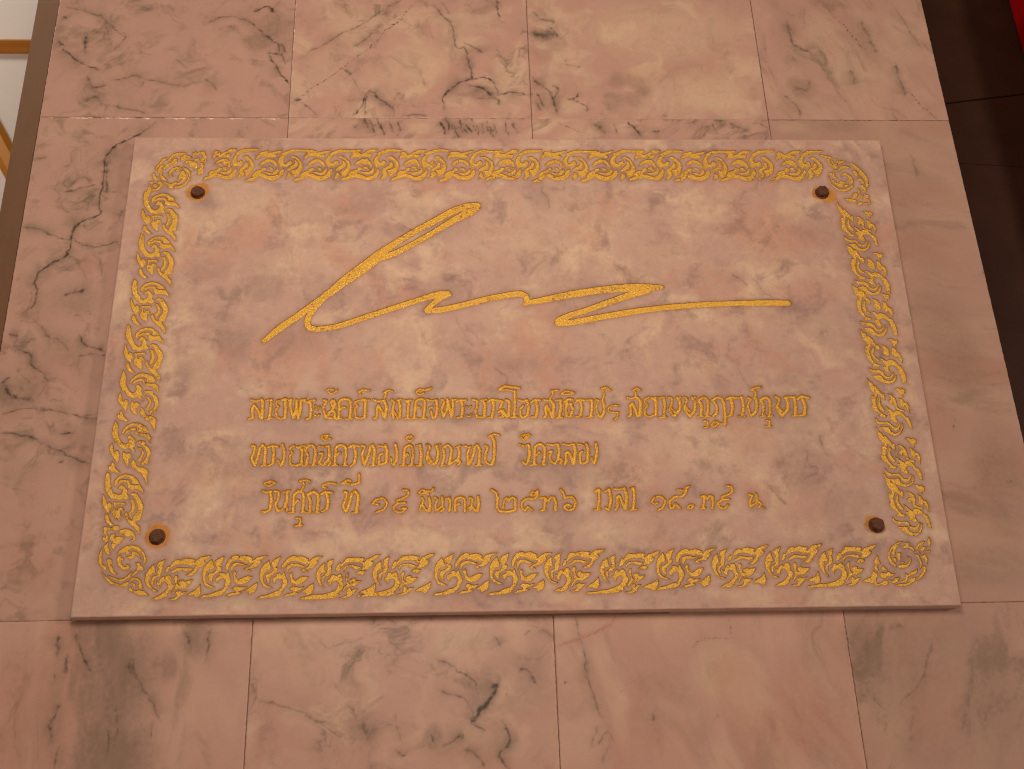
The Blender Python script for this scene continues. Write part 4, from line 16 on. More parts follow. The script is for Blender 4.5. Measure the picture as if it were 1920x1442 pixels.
SIGNATURE_STROKES = [[[172.3,305.4,2.21],[189.7,322.1,3.48],[208.1,336.5,3.48],[226.8,353.0,3.16],[242.5,366.0,3.79],[261.5,383.8,5.38],[280.8,399.9,6.01],[297.0,414.2,6.01]],[[297.0,416.2,4.43],[313.4,429.7,3.48],[336.7,446.4,3.16],[362.0,462.2,3.48],[384.1,476.3,3.79],[401.2,482.3,4.11],[411.5,482.9,4.11]],[[293.8,410.4,4.11],[313.6,417.1,3.16],[336.8,430.7,2.85],[361.9,447.3,2.85],[384.0,463.2,3.48],[401.1,473.2,4.74],[410.6,481.3,4.43]],[[239.3,364.1,3.79],[230.0,352.1,2.85],[222.4,341.0,2.85],[218.8,330.1,2.85],[221.6,321.9,3.16],[231.2,320.0,2.85],[253.5,323.5,2.85],[282.2,334.2,2.85],[314.4,346.0,2.85],[345.2,357.0,2.85],[364.9,363.5,3.48],[375.5,364.0,3.48]],[[375.5,364.0,3.79],[366.5,357.9,2.85],[358.3,350.4,2.53],[353.4,343.0,3.48]],[[353.4,342.5,3.16],[369.7,343.9,3.16],[395.9,350.2,3.16],[425.5,358.5,3.16],[455.4,364.0,3.16]],[[447.5,362.9,3.28],[449.2,363.1,3.28],[459.5,363.7,3.28],[465.4,360.1,2.63],[465.7,354.2,2.63],[464.2,350.8,2.3]],[[465.1,352.3,2.63],[479.8,354.6,3.28],[518.0,362.8,3.94],[552.9,368.5,3.94],[580.8,370.9,4.6],[601.7,371.2,4.6],[622.6,371.7,1.97]],[[604.9,368.2,4.27],[583.5,361.1,3.61],[558.7,351.8,3.28],[534.0,342.2,2.95],[516.6,336.5,2.95],[502.6,329.9,3.61],[500.7,326.0,3.61]],[[500.7,325.5,3.28],[516.0,326.5,3.28],[550.6,333.4,3.28],[585.4,339.6,3.28],[620.3,344.6,2.95],[664.0,348.3,2.95],[707.7,350.0,2.79],[742.7,350.4,3.28],[767.1,350.1,2.95]]]
WALL_VEINS = [[1,2.0,[[-350.3,2348.5],[-364.0,2338.0],[-381.7,2324.5],[-396.4,2314.3],[-404.6,2302.5],[-403.8,2279.4],[-405.6,2256.6],[-406.9,2230.3],[-402.6,2219.2],[-418.7,2210.4],[-429.7,2200.9],[-430.9,2186.4],[-433.5,2168.4],[-435.0,2161.3],[-458.6,2145.1],[-463.3,2135.3],[-461.6,2114.5],[-463.9,2096.6],[-473.1,2087.2]]],[0.8,1.42,[[-430.9,2186.4],[-417.7,2177.0],[-396.2,2174.1],[-375.8,2181.2]]],[0.6,1.26,[[-490.4,2201.0],[-468.7,2197.3],[-446.1,2186.4],[-430.5,2182.8]]],[0.5,2.42,[[-412.2,2260.4],[-427.1,2255.0],[-447.8,2247.5]]],[0.6,3.26,[[-400.6,2294.8],[-401.1,2271.8],[-401.0,2249.0]]],[0.6,1.21,[[-461.1,2076.3],[-450.2,2069.5],[-442.9,2058.1],[-426.9,2051.3],[-415.6,2040.0]]],[0.9,1.36,[[-406.5,2059.8],[-397.3,2046.5],[-376.8,2039.7]]],[0.8,1.35,[[-405.0,2033.3],[-391.9,2035.2],[-374.8,2032.4]]],[0.8,1.27,[[-472.0,2043.1],[-456.9,2033.8],[-455.7,2025.3],[-442.5,2012.2],[-432.2,2003.7]]],[0.8,4.43,[[-481.2,1996.5],[-470.0,1985.6],[-447.8,1980.3]]],[0.6,2.95,[[-484.5,1999.7],[-474.6,2009.2]]],[0.6,1.31,[[-479.5,1966.1],[-457.5,1969.0],[-423.5,1967.4],[-394.3,1959.6],[-371.5,1957.4]]],[0.8,1.23,[[-476.1,1943.1],[-457.4,1941.0],[-441.7,1936.6],[-419.7,1925.9],[-404.0,1915.9],[-378.4,1906.5]]],[0.8,1.46,[[-414.4,1940.5],[-399.4,1941.6]]],[0.6,1.58,[[-409.9,1905.7],[-405.7,1908.1]]],[0.5,2.3,[[-430.1,2108.1],[-407.7,2119.0]]],[0.6,2.31,[[-421.9,2113.6],[-407.5,2117.0]]],[0.5,1.62,[[-491.2,2294.6],[-473.3,2300.8]]],[0.6,1.88,[[-484.9,2060.4],[-472.1,2059.6]]],[0.5,1.14,[[-473.0,2078.4],[-461.1,2076.3]]],[0.5,1.47,[[-394.4,1960.8],[-378.8,1961.9]]],[0.5,1.49,[[-470.3,2018.9],[-453.3,1999.4]]],[0.5,1.48,[[-433.3,1999.2],[-442.6,1983.4]]],[0.4,1.54,[[-466.5,2115.9],[-469.3,2085.1]]],[0.8,3.42,[[-484.9,2477.5],[-477.3,2469.1]]],[0.7,3.44,[[-451.7,2486.5],[-446.2,2456.6]]],[0.8,1.7,[[-476.7,2464.8],[-469.7,2456.4],[-457.9,2445.5],[-441.0,2435.5],[-427.5,2431.5]]],[0.7,2.53,[[-440.9,2423.0],[-437.0,2406.4],[-425.7,2404.1],[-416.4,2408.2]]],[0.6,2.5,[[-439.2,2381.9],[-430.3,2388.4],[-422.5,2387.7]]],[0.6,1.84,[[-404.2,2374.0],[-362.1,2364.5]]],[0.5,2.11,[[-408.7,2414.9],[-374.2,2421.0],[-375.6,2402.8]]],[0.5,2.13,[[-297.9,2418.3],[-289.6,2411.7],[-280.8,2399.3]]],[0.6,1.56,[[-479.2,2531.6],[-437.3,2517.1],[-422.3,2502.4],[-405.2,2485.3]]],[0.7,2.59,[[-483.3,2516.6],[-478.7,2511.4]]],[0.5,1.37,[[-415.8,2461.1],[-401.6,2482.7],[-405.8,2491.3]]],[0.4,1.7,[[-392.0,2423.4],[-331.7,2407.2],[-305.9,2411.5]]],[0.8,2.21,[[-245.3,2525.6],[-227.4,2534.7],[-213.1,2522.4]]],[0.7,1.76,[[-248.6,2513.2],[-229.7,2490.6],[-210.7,2476.0],[-196.4,2458.9]]],[0.7,1.91,[[-223.1,2458.6],[-201.1,2458.8]]],[0.8,1.91,[[-219.6,2454.4],[-208.6,2435.8],[-194.1,2410.7]]],[0.6,1.75,[[-210.7,2476.0],[-198.9,2441.8]]],[0.5,1.75,[[-300.0,2505.5],[-280.8,2519.0],[-246.4,2510.5]]],[0.5,2.63,[[-272.9,2503.2],[-265.8,2497.2]]],[0.4,1.72,[[-335.4,2449.1],[-320.8,2432.3]]],[0.8,0.72,[[-184.3,2385.1],[-128.6,2435.6],[-84.4,2479.8],[-32.9,2548.9]]],[0.6,0.87,[[-187.2,2447.9],[-130.2,2491.6],[-113.5,2500.6],[-87.9,2521.2],[-64.7,2541.3],[-52.3,2548.6]]],[0.7,3.41,[[-184.3,2385.1],[-178.5,2386.7]]],[0.5,1.36,[[-179.6,2383.5],[-152.5,2360.7]]],[0.6,1.81,[[-14.1,2540.1],[6.5,2516.1],[11.2,2501.9],[18.4,2469.5],[28.7,2472.2]]],[0.8,1.96,[[28.7,2472.2],[32.9,2437.8],[37.3,2418.3]]],[0.9,1.72,[[0.7,2372.2],[-1.2,2390.3],[10.3,2403.8],[30.6,2418.2],[57.6,2421.0],[68.0,2404.2],[70.4,2395.8],[90.7,2399.3],[107.3,2393.5]]],[0.7,4.37,[[32.5,2409.8],[49.2,2405.7],[59.0,2393.2]]],[0.5,2.61,[[42.2,2389.0],[65.6,2389.1],[68.6,2376.7]]],[0.8,1.7,[[-113.3,2361.8],[-100.5,2375.7],[-92.4,2400.6],[-76.2,2384.1],[-62.9,2373.5]]],[0.7,1.71,[[-98.9,2361.8],[-94.2,2392.2]]],[0.6,4.34,[[-125.2,2433.9],[-114.9,2423.9]]],[0.5,1.73,[[-107.8,2404.6],[-114.8,2421.3]]],[0.5,1.78,[[26.7,2478.3],[47.0,2465.5],[50.4,2461.2]]],[0.6,2.71,[[73.9,2520.4],[69.8,2550.2]]],[0.5,1.71,[[-52.2,2362.1],[-21.2,2363.9]]],[0.4,1.75,[[-27.9,2434.7],[-24.5,2409.4]]],[0.5,1.81,[[-0.2,2544.8],[10.1,2526.9]]],[0.4,1.81,[[69.1,2523.1],[79.1,2509.8]]],[0.6,1.75,[[92.5,2393.4],[112.9,2397.8]]],[0.5,1.77,[[-89.5,2494.7],[-112.7,2468.3]]],[0.6,7.21,[[115.3,2495.1],[133.9,2491.7],[144.6,2498.9]]],[0.6,2.72,[[138.0,2506.0],[149.7,2488.4]]],[0.5,2.73,[[118.2,2532.7],[126.2,2523.7]]],[0.6,2.72,[[128.1,2519.3],[145.4,2515.0]]],[0.7,2.65,[[113.9,2423.1],[126.7,2406.3],[139.5,2389.6],[141.7,2364.7]]],[0.6,2.63,[[116.3,2397.8],[125.5,2377.0]]],[0.6,2.64,[[137.1,2410.5],[145.5,2402.2],[139.5,2389.6]]],[0.8,1.75,[[154.9,2388.0],[166.7,2393.9],[169.1,2400.7]]],[0.8,1.76,[[163.0,2388.9],[177.4,2379.8],[180.9,2370.7]]],[0.5,1.78,[[155.8,2444.8],[176.1,2440.7]]],[0.4,1.23,[[281.5,2363.8],[272.8,2365.4]]],[0.5,1.81,[[161.9,2497.3],[150.9,2484.0]]],[0.5,2.62,[[113.7,2385.2],[121.9,2372.9]]],[0.4,1.78,[[156.0,2449.1],[160.4,2455.2]]],[0.9,0.65,[[508.6,2546.6],[520.1,2526.5],[534.9,2501.3],[541.3,2487.9],[554.6,2468.5]]],[1,0.63,[[597.7,2402.7],[605.6,2388.3],[618.0,2368.9],[626.9,2360.6]]],[0.5,2.79,[[454.4,2518.5],[453.3,2494.2],[460.1,2476.4],[477.6,2465.1]]],[0.4,3.75,[[552.6,2522.3],[561.1,2486.3],[566.3,2465.9]]],[0.5,1.85,[[586.5,2451.1],[588.5,2422.4],[591.7,2396.7]]],[0.4,1.9,[[600.7,2550.5],[616.9,2502.2],[626.4,2475.4]]],[0.4,2.71,[[448.8,2408.5],[462.1,2404.3],[471.4,2421.5]]],[0.4,3.66,[[526.6,2439.2],[529.5,2413.4]]],[0.4,2.69,[[433.2,2395.7],[448.2,2378.9],[449.6,2363.9]]],[0.8415680154384778,1.63,[[-96.9,2356.9],[-96.4,2350.5],[-92.9,2342.5]]],[0.6,0.78,[[-96.0,2350.5],[-89.2,2349.4]]],[0.9345845805097555,1.46,[[-91.0,2355.3],[-88.2,2345.1],[-86.9,2334.5]]],[0.6,0.78,[[-90.0,2345.0],[-83.9,2348.9]]],[0.625612575290799,1.78,[[-83.5,2360.0],[-79.9,2350.3],[-77.8,2342.8]]],[0.6,0.79,[[-81.6,2350.2],[-77.0,2354.0]]],[0.885651793444481,1.96,[[-77.9,2351.8],[-75.3,2340.9],[-72.6,2334.9]]],[0.6389817238923509,0.84,[[-66.8,2357.5],[-65.0,2344.9],[-61.6,2337.4]]],[0.8028971935316238,1.37,[[-58.8,2352.8],[-56.6,2346.3],[-53.7,2337.3]]],[0.9715782404800068,1.9,[[-6.0,2353.5],[-0.9,2342.5],[-0.3,2333.9]]],[0.9618783938048947,1.58,[[2.0,2359.7],[4.6,2347.1],[5.2,2340.6]]],[0.6,0.79,[[2.4,2347.1],[9.3,2348.6]]],[0.9959224059686325,0.8,[[8.1,2349.0],[11.5,2343.0],[12.1,2341.6]]],[0.6,0.79,[[9.0,2343.0],[14.0,2342.2]]],[0.8458130114127235,0.76,[[11.1,2347.6],[15.8,2341.0],[17.8,2328.5]]],[0.6,0.79,[[13.6,2341.0],[20.6,2345.7]]],[0.6307882818821647,1.62,[[19.4,2357.5],[20.4,2348.2],[24.4,2336.5]]],[0.6,0.79,[[20.9,2348.2],[26.6,2350.0]]],[0.7255322079664367,2.01,[[24.3,2343.3],[27.6,2337.4],[27.5,2336.2]]],[0.6,0.79,[[24.7,2337.3],[30.5,2338.3]]],[0.8480504541781048,1.99,[[28.1,2351.4],[31.4,2343.4],[34.0,2336.2]]],[0.6,0.79,[[30.1,2343.4],[36.6,2342.1]]],[0.8193721870747449,0.74,[[35.9,2359.1],[37.7,2348.5],[39.7,2338.3]]],[0.6240322042510892,1.65,[[41.3,2348.3],[42.4,2339.7],[43.5,2332.9]]],[0.6088729875963239,0.78,[[45.6,2352.3],[48.6,2342.3],[49.7,2335.5]]],[0.7280101542992026,1.35,[[51.9,2353.7],[53.1,2346.5],[55.5,2340.6]]],[0.6,0.79,[[52.6,2346.5],[58.8,2345.7]]],[0.8277032008282329,1.77,[[56.6,2347.1],[58.3,2341.3],[60.8,2329.4]]],[0.6,0.79,[[57.7,2341.3],[64.4,2340.0]]],[0.6407366770527486,1.31,[[62.6,2350.4],[63.7,2342.6],[65.8,2337.5]]],[0.6,1.38,[[75.3,2353.7],[78.7,2334.3]]],[0.6,1.38,[[85.2,2353.0],[89.2,2334.3]]],[0.6,0.67,[[139.8,2354.9],[157.3,2344.4],[180.1,2334.7]]],[0.6,2.61,[[187.8,2352.7],[200.0,2334.8]]],[0.9,1.92,[[230.3,2356.1],[238.7,2343.1],[245.9,2331.7]]],[0.7,1.74,[[260.4,2338.3],[268.0,2339.9]]],[0.6,1.32,[[305.4,2352.4],[315.8,2354.9]]],[0.6,1.33,[[396.8,2352.0],[406.0,2343.8]]],[0.5,1.76,[[335.9,2353.4],[341.0,2337.0]]],[0.5,1.76,[[356.3,2353.5],[381.7,2338.8]]],[0.5,1.69,[[-109.6,2343.2],[-105.1,2348.0]]],[0.5,1.74,[[211.2,2351.1],[216.8,2336.5]]],[0.9,0.49,[[566.3,1950.0],[565.7,1943.5]]],[0.9,0.49,[[564.4,1940.3],[564.0,1931.9]]],[0.8,0.78,[[638.5,2136.7],[639.6,2133.0]]],[0.6,2.33,[[615.3,1873.1],[617.0,1870.0]]],[0.5,0.61,[[590.0,1934.2],[591.0,1932.9]]],[0.3,2.66,[[580.3,2305.4],[584.7,2273.3]]],[0.3,3.5,[[532.1,2281.2],[535.6,2261.4]]],[0.7,2.71,[[-385.4,1724.2],[-385.8,1703.1]]],[0.6,2.69,[[-376.0,1702.9],[-375.4,1686.3]]],[0.6,2.03,[[-369.5,1725.5],[-365.1,1710.6],[-354.0,1692.0],[-350.9,1686.7]]],[0.6,3.31,[[-376.7,1656.6],[-381.9,1641.7],[-380.8,1621.8]]],[0.5,2.7,[[-313.5,1698.9],[-306.5,1680.6],[-291.5,1659.7],[-279.4,1639.2]]],[0.5,3.37,[[-315.8,1696.4],[-312.0,1684.8]]],[0.5,1.33,[[-323.0,1652.8],[-317.5,1635.1],[-320.1,1612.9]]],[0.5,1.32,[[-286.0,1639.3],[-285.8,1621.9]]],[0.5,1.97,[[-327.1,1630.4],[-325.4,1610.6]]],[0.5,3.43,[[-261.3,1727.0],[-255.3,1705.6]]],[0.5,2.75,[[-237.6,1726.5],[-238.8,1694.7]]],[0.5,1.34,[[-385.8,1687.5],[-385.8,1679.8]]],[0.4,1.95,[[-372.6,1616.7],[-375.0,1597.2]]],[0.7,1.25,[[-11.2,1693.4],[6.2,1680.3],[24.1,1671.5],[27.2,1664.1]]],[1,4.14,[[48.5,1670.9],[41.2,1651.9],[26.6,1635.3],[22.3,1627.8]]],[0.7,1.7,[[22.3,1627.8],[35.2,1622.4]]],[0.7,1.7,[[51.1,1629.6],[57.3,1610.8],[48.7,1597.5],[57.6,1584.9]]],[0.6,2.1,[[46.9,1712.5],[50.5,1704.3]]],[0.5,1.41,[[91.7,1722.4],[105.8,1710.1]]],[0.6,2.08,[[70.0,1677.3],[76.5,1679.8],[89.2,1663.7]]],[0.6,4.04,[[-84.2,1631.9],[-80.8,1621.7]]],[0.7,3.37,[[-17.8,1618.7],[-14.7,1612.6]]],[0.6,2.01,[[-3.9,1607.3],[6.5,1616.1],[14.4,1617.9]]],[0.5,2.02,[[14.2,1604.4],[29.5,1596.5],[34.5,1586.5]]],[0.5,1.37,[[-11.4,1661.9],[16.4,1650.9],[25.1,1636.9]]],[0.4,2.02,[[-181.7,1655.6],[-142.9,1642.4],[-111.5,1630.0]]],[0.5,2.06,[[25.6,1666.8],[26.6,1660.0],[30.8,1658.8]]],[0.4,2.0,[[-52.8,1606.1],[-42.5,1598.4]]],[0.3,1.35,[[-53.2,1638.7],[-46.7,1613.4]]],[0.5,1.03,[[55.5,1655.7],[56.6,1654.6]]],[0.5,1.41,[[83.4,1719.8],[77.8,1714.5]]],[0.5,1.14,[[130.4,1733.6],[132.9,1710.6],[136.7,1700.8],[137.2,1681.1],[143.3,1649.5],[152.5,1627.1]]],[0.4,0.66,[[287.9,1726.6],[289.0,1706.3]]],[0.4,0.66,[[248.1,1698.5],[261.4,1705.2],[287.2,1705.8]]],[0.7,0.43,[[113.2,1664.8],[117.2,1668.3]]],[0.4,0.64,[[171.3,1654.0],[185.7,1666.8]]],[0.4,1.36,[[136.3,1603.8],[148.0,1623.7]]],[0.4,2.07,[[201.8,1634.1],[202.8,1627.4]]],[0.4,1.36,[[154.6,1603.3],[147.4,1588.5]]],[0.4,1.04,[[265.5,1631.1],[266.8,1628.4]]],[0.4,1.02,[[144.1,1603.6],[155.4,1615.9],[160.2,1608.2]]],[0.35,2.18,[[495.8,1700.3],[479.4,1662.7],[453.0,1638.5]]],[0.3,1.41,[[462.9,1626.3],[456.3,1611.0]]],[0.3,3.63,[[454.8,1712.1],[466.9,1717.4]]],[0.3,2.12,[[426.5,1642.8],[435.6,1632.1]]]]
WALL_RED_VEINS = [[1,2.81,[[108.6,1701.5],[129.0,1708.0],[149.5,1714.6],[162.5,1722.5],[169.6,1730.1]]],[0.6,2.26,[[545.3,2390.4],[555.3,2379.5],[575.2,2373.7],[587.1,2362.9]]],[0.5,2.69,[[172.8,2466.6],[173.2,2462.3]]],[0.4,3.51,[[179.7,2385.7],[181.7,2373.2]]],[0.4,2.74,[[269.1,1590.3],[275.8,1580.2]]],[0.4,2.71,[[199.3,2481.8],[204.4,2475.7]]],[0.4,1.8,[[238.5,2467.3],[250.0,2463.0]]],[0.4,2.19,[[496.7,1711.2],[503.0,1700.1]]],[0.4,1.08,[[503.4,1678.3],[506.4,1673.9]]],[0.5,1.85,[[431.9,2504.7],[432.2,2495.7]]],[0.4,3.12,[[-408.5,2150.6],[-401.7,2143.5]]],[0.4,2.77,[[503.0,2469.7],[508.1,2456.6]]],[0.3,2.66,[[359.9,2374.2],[361.0,2371.7]]]]
WALL_BLOTCHES = [["grey",-221.7,2493.3,30.4,40.5,30,0.6],["grey",-415.3,2398.4,38.8,25.9,0,0.3],["grey",-485.3,2490.5,16.5,39.6,0,0.2],["cream",-117.1,2507.6,30.7,30.7,0,0.7],["cream",-34.7,2443.2,40.5,40.5,0,0.7],["cream",-148.6,2433.7,26.7,40.0,0,0.4],["cream",83.5,2427.1,23.7,27.1,0,0.9],["cream",12.1,2384.6,13.3,10.0,0,0.6],["cream",-74.6,2409.0,33.3,30.0,0,0.4],["grey",49.1,2399.8,23.5,14.8,0,0.8],["grey",34.2,2513.7,41.5,20.8,0,0.2],["cream",291.4,2498.7,119.5,49.2,0,0.7],["cream",337.8,2403.5,61.8,34.4,0,0.9],["cream",159.1,2377.2,20.2,13.5,0,0.7],["grey",130.5,2492.6,20.8,11.1,0,1],["grey",124.8,2523.7,14.0,14.0,0,0.5],["grey",221.2,2417.9,13.7,13.7,0,0.6],["grey",243.1,2418.1,13.7,13.7,0,0.6],["grey",213.5,2385.9,14.9,14.9,0,0.6],["grey",237.4,2387.7,13.6,13.6,0,0.6],["grey",252.2,2402.9,12.3,12.3,0,0.6],["grey",211.3,2373.4,8.1,8.1,0,0.6],["grey",132.6,2385.4,14.8,18.8,0,0.5],["cream",496.9,2500.9,28.6,28.6,0,0.6],["cream",517.4,2447.9,42.3,28.2,30,0.6],["grey",455.7,2408.6,22.2,19.4,20,0.5],["grey",551.3,2483.5,21.4,50.0,-20,0.3],["cream",604.6,2502.0,28.8,57.7,0,0.5],["grey",447.0,2500.4,21.4,42.7,0,0.2],["grey",437.9,2378.8,27.5,13.8,0,0.3],["grey",-73.7,2344.9,26.2,10.5,0,0.4],["cream",-27.8,2343.5,19.7,10.5,0,0.7],["grey",31.4,2342.2,36.2,10.5,0,0.7],["cream",120.7,2344.2,12.0,10.6,0,0.8],["grey",197.3,2344.5,20.0,9.4,20,0.5],["cream",217.4,2344.6,13.4,9.4,0,0.6],["grey",237.5,2344.7,12.1,9.4,0,0.4],["cream",433.7,2347.2,23.8,9.5,0,0.5],["grey",501.7,2345.9,27.4,11.0,0,0.3],["cream",556.6,2346.1,20.6,20.6,0,0.4],["cream",-151.9,2343.0,26.0,10.4,0,0.3],["grey",-465.7,1986.8,34.0,28.3,0,0.7],["grey",-423.8,2105.3,35.4,29.5,0,0.5],["grey",-426.9,2038.1,46.2,23.1,0,0.4],["grey",-389.9,2018.2,28.8,34.6,0,0.3],["grey",-398.8,2279.4,9.4,37.5,0,0.4],["red",-408.3,2148.5,13.2,12.0,0,0.5],["red",-429.3,2012.1,34.4,22.9,0,0.25],["cream",-441.7,1936.6,22.3,11.2,0,0.1],["grey",-397.4,1939.1,28.0,14.0,10,0.4],["cream",-458.7,2333.7,50.6,19.0,0,0.25],["grey",-447.7,1900.2,27.5,16.5,0,0.25],["red",-423.1,1801.3,37.3,32.0,0,0.25],["cream",575.5,2297.3,27.2,40.7,0,0.35],["grey",558.8,2203.4,26.4,105.6,-12,0.15],["cream",637.7,2234.1,20.1,80.4,-14,0.35],["grey",580.8,2043.8,37.8,69.3,-14,0.35],["red",538.3,1950.3,36.6,48.7,0,0.3],["grey",607.5,1873.3,29.9,71.7,0,0.35],["grey",569.8,1777.8,51.9,34.6,0,0.35],["grey",-332.2,1681.2,43.8,61.8,3,1.25],["grey",-326.3,1605.7,47.6,45.1,0,1.25],["grey",-353.2,1728.9,31.4,26.2,0,1.15],["grey",-381.7,1687.4,9.3,61.7,5,0.5],["grey",-249.3,1721.4,13.7,24.2,0,0.95],["grey",-236.2,1707.8,4.7,23.6,0,0.4],["grey",-280.0,1690.4,15.6,16.6,0,0.8],["cream",-277.1,1727.3,21.1,12.6,0,0.3],["grey",-380.5,1639.1,10.1,30.3,0,0.6],["red",-417.6,1652.6,25.3,60.7,0,0.3],["cream",-127.9,1697.5,58.1,47.5,0,0.35],["cream",15.6,1705.1,37.5,32.2,0,0.6],["cream",69.7,1714.7,16.2,24.3,0,0.6],["grey",33.4,1657.2,13.7,31.7,25,0.45],["grey",84.2,1671.7,21.3,37.3,0,0.35],["grey",-78.9,1626.7,16.5,19.6,0,0.5],["grey",-15.7,1615.1,11.4,13.5,0,0.5],["grey",3.9,1609.6,28.4,15.5,0,0.35],["grey",53.2,1610.9,11.4,26.0,0,0.35],["cream",4.2,1637.4,15.7,26.1,0,0.2],["cream",128.5,1604.0,31.3,31.3,0,0.4],["cream",118.7,1719.1,16.3,16.3,0,0.4],["cream",272.7,1672.7,29.8,32.5,10,0.7],["red",348.5,1629.0,43.0,48.4,0,0.45],["cream",227.9,1716.8,38.4,21.9,0,0.3],["red",212.2,1601.8,42.0,31.5,0,0.3],["grey",203.8,1658.5,18.8,15.0,0,0.3],["cream",331.8,1709.2,33.1,22.1,0,0.3],["grey",478.7,1689.7,83.3,50.0,-20,0.3],["grey",455.5,1652.7,43.8,43.8,20,0.25],["cream",441.9,1621.6,18.9,48.6,8,0.35],["grey",545.5,1634.7,49.3,82.2,0,0.35],["cream",521.1,1677.9,22.2,33.3,-15,0.25],["grey",477.7,1595.1,42.9,26.8,0,0.25],["grey",424.2,1696.3,22.2,33.2,0,0.5],["red",483.5,1625.8,32.6,48.9,10,0.25]]
PLAQUE_VEINS = [[0.4,1.26,[[113.5,2249.4],[120.4,2230.3],[124.7,2211.4]]],[0.5,0.75,[[-62.3,2205.6],[-46.5,2193.0],[-21.4,2174.6]]],[0.4,0.79,[[323.8,2005.2],[331.4,1991.8],[335.9,1978.6]]],[0.5,0.82,[[352.0,2126.2],[369.2,2101.1],[386.8,2090.4]]],[0.4,1.54,[[386.8,1907.5],[390.1,1888.7],[401.0,1882.4],[381.7,1870.3]]],[0.5,1.65,[[331.1,2126.3],[351.6,2111.9]]],[0.5,1.52,[[345.8,1864.8],[360.5,1843.4]]],[0.4,0.58,[[202.8,1891.3],[213.8,1883.1],[225.0,1877.5]]],[0.3,1.18,[[8.8,2075.3],[20.5,2048.0],[32.3,2034.4]]],[0.4,1.55,[[407.3,1926.2],[411.7,1894.6]]],[0.4,1.55,[[55.7,2007.6],[67.2,1994.4],[66.9,1984.6]]],[0.3,0.76,[[-186.0,2003.3],[-170.4,1983.8]]],[0.4,1.52,[[106.6,1942.5],[115.3,1939.2]]],[0.4,1.51,[[71.2,1933.4],[85.7,1930.1]]],[0.5,2.4,[[-3.0,2120.7],[12.4,2125.6]]],[0.3,1.53,[[-271.0,2050.2],[-252.6,2040.0]]],[0.3,1.58,[[301.4,1995.4],[312.6,1986.7]]]]
PLAQUE_RED_VEINS = [[0.5,1.15,[[-200.2,2049.6],[-181.8,2036.1],[-178.2,2022.9],[-186.3,2009.8]]],[0.4,1.22,[[-197.2,2219.1],[-172.6,2226.6],[-160.7,2241.6]]],[0.5,1.26,[[384.6,2173.6],[402.1,2158.8],[442.3,2169.8],[478.7,2195.9]]],[0.4,1.16,[[-116.7,2035.6],[-127.9,2015.9]]],[0.4,1.55,[[82.4,2004.1],[96.9,1994.1]]],[0.4,0.77,[[105.8,2218.9],[124.3,2203.9]]],[0.4,1.13,[[314.6,1847.1],[331.2,1840.8]]]]
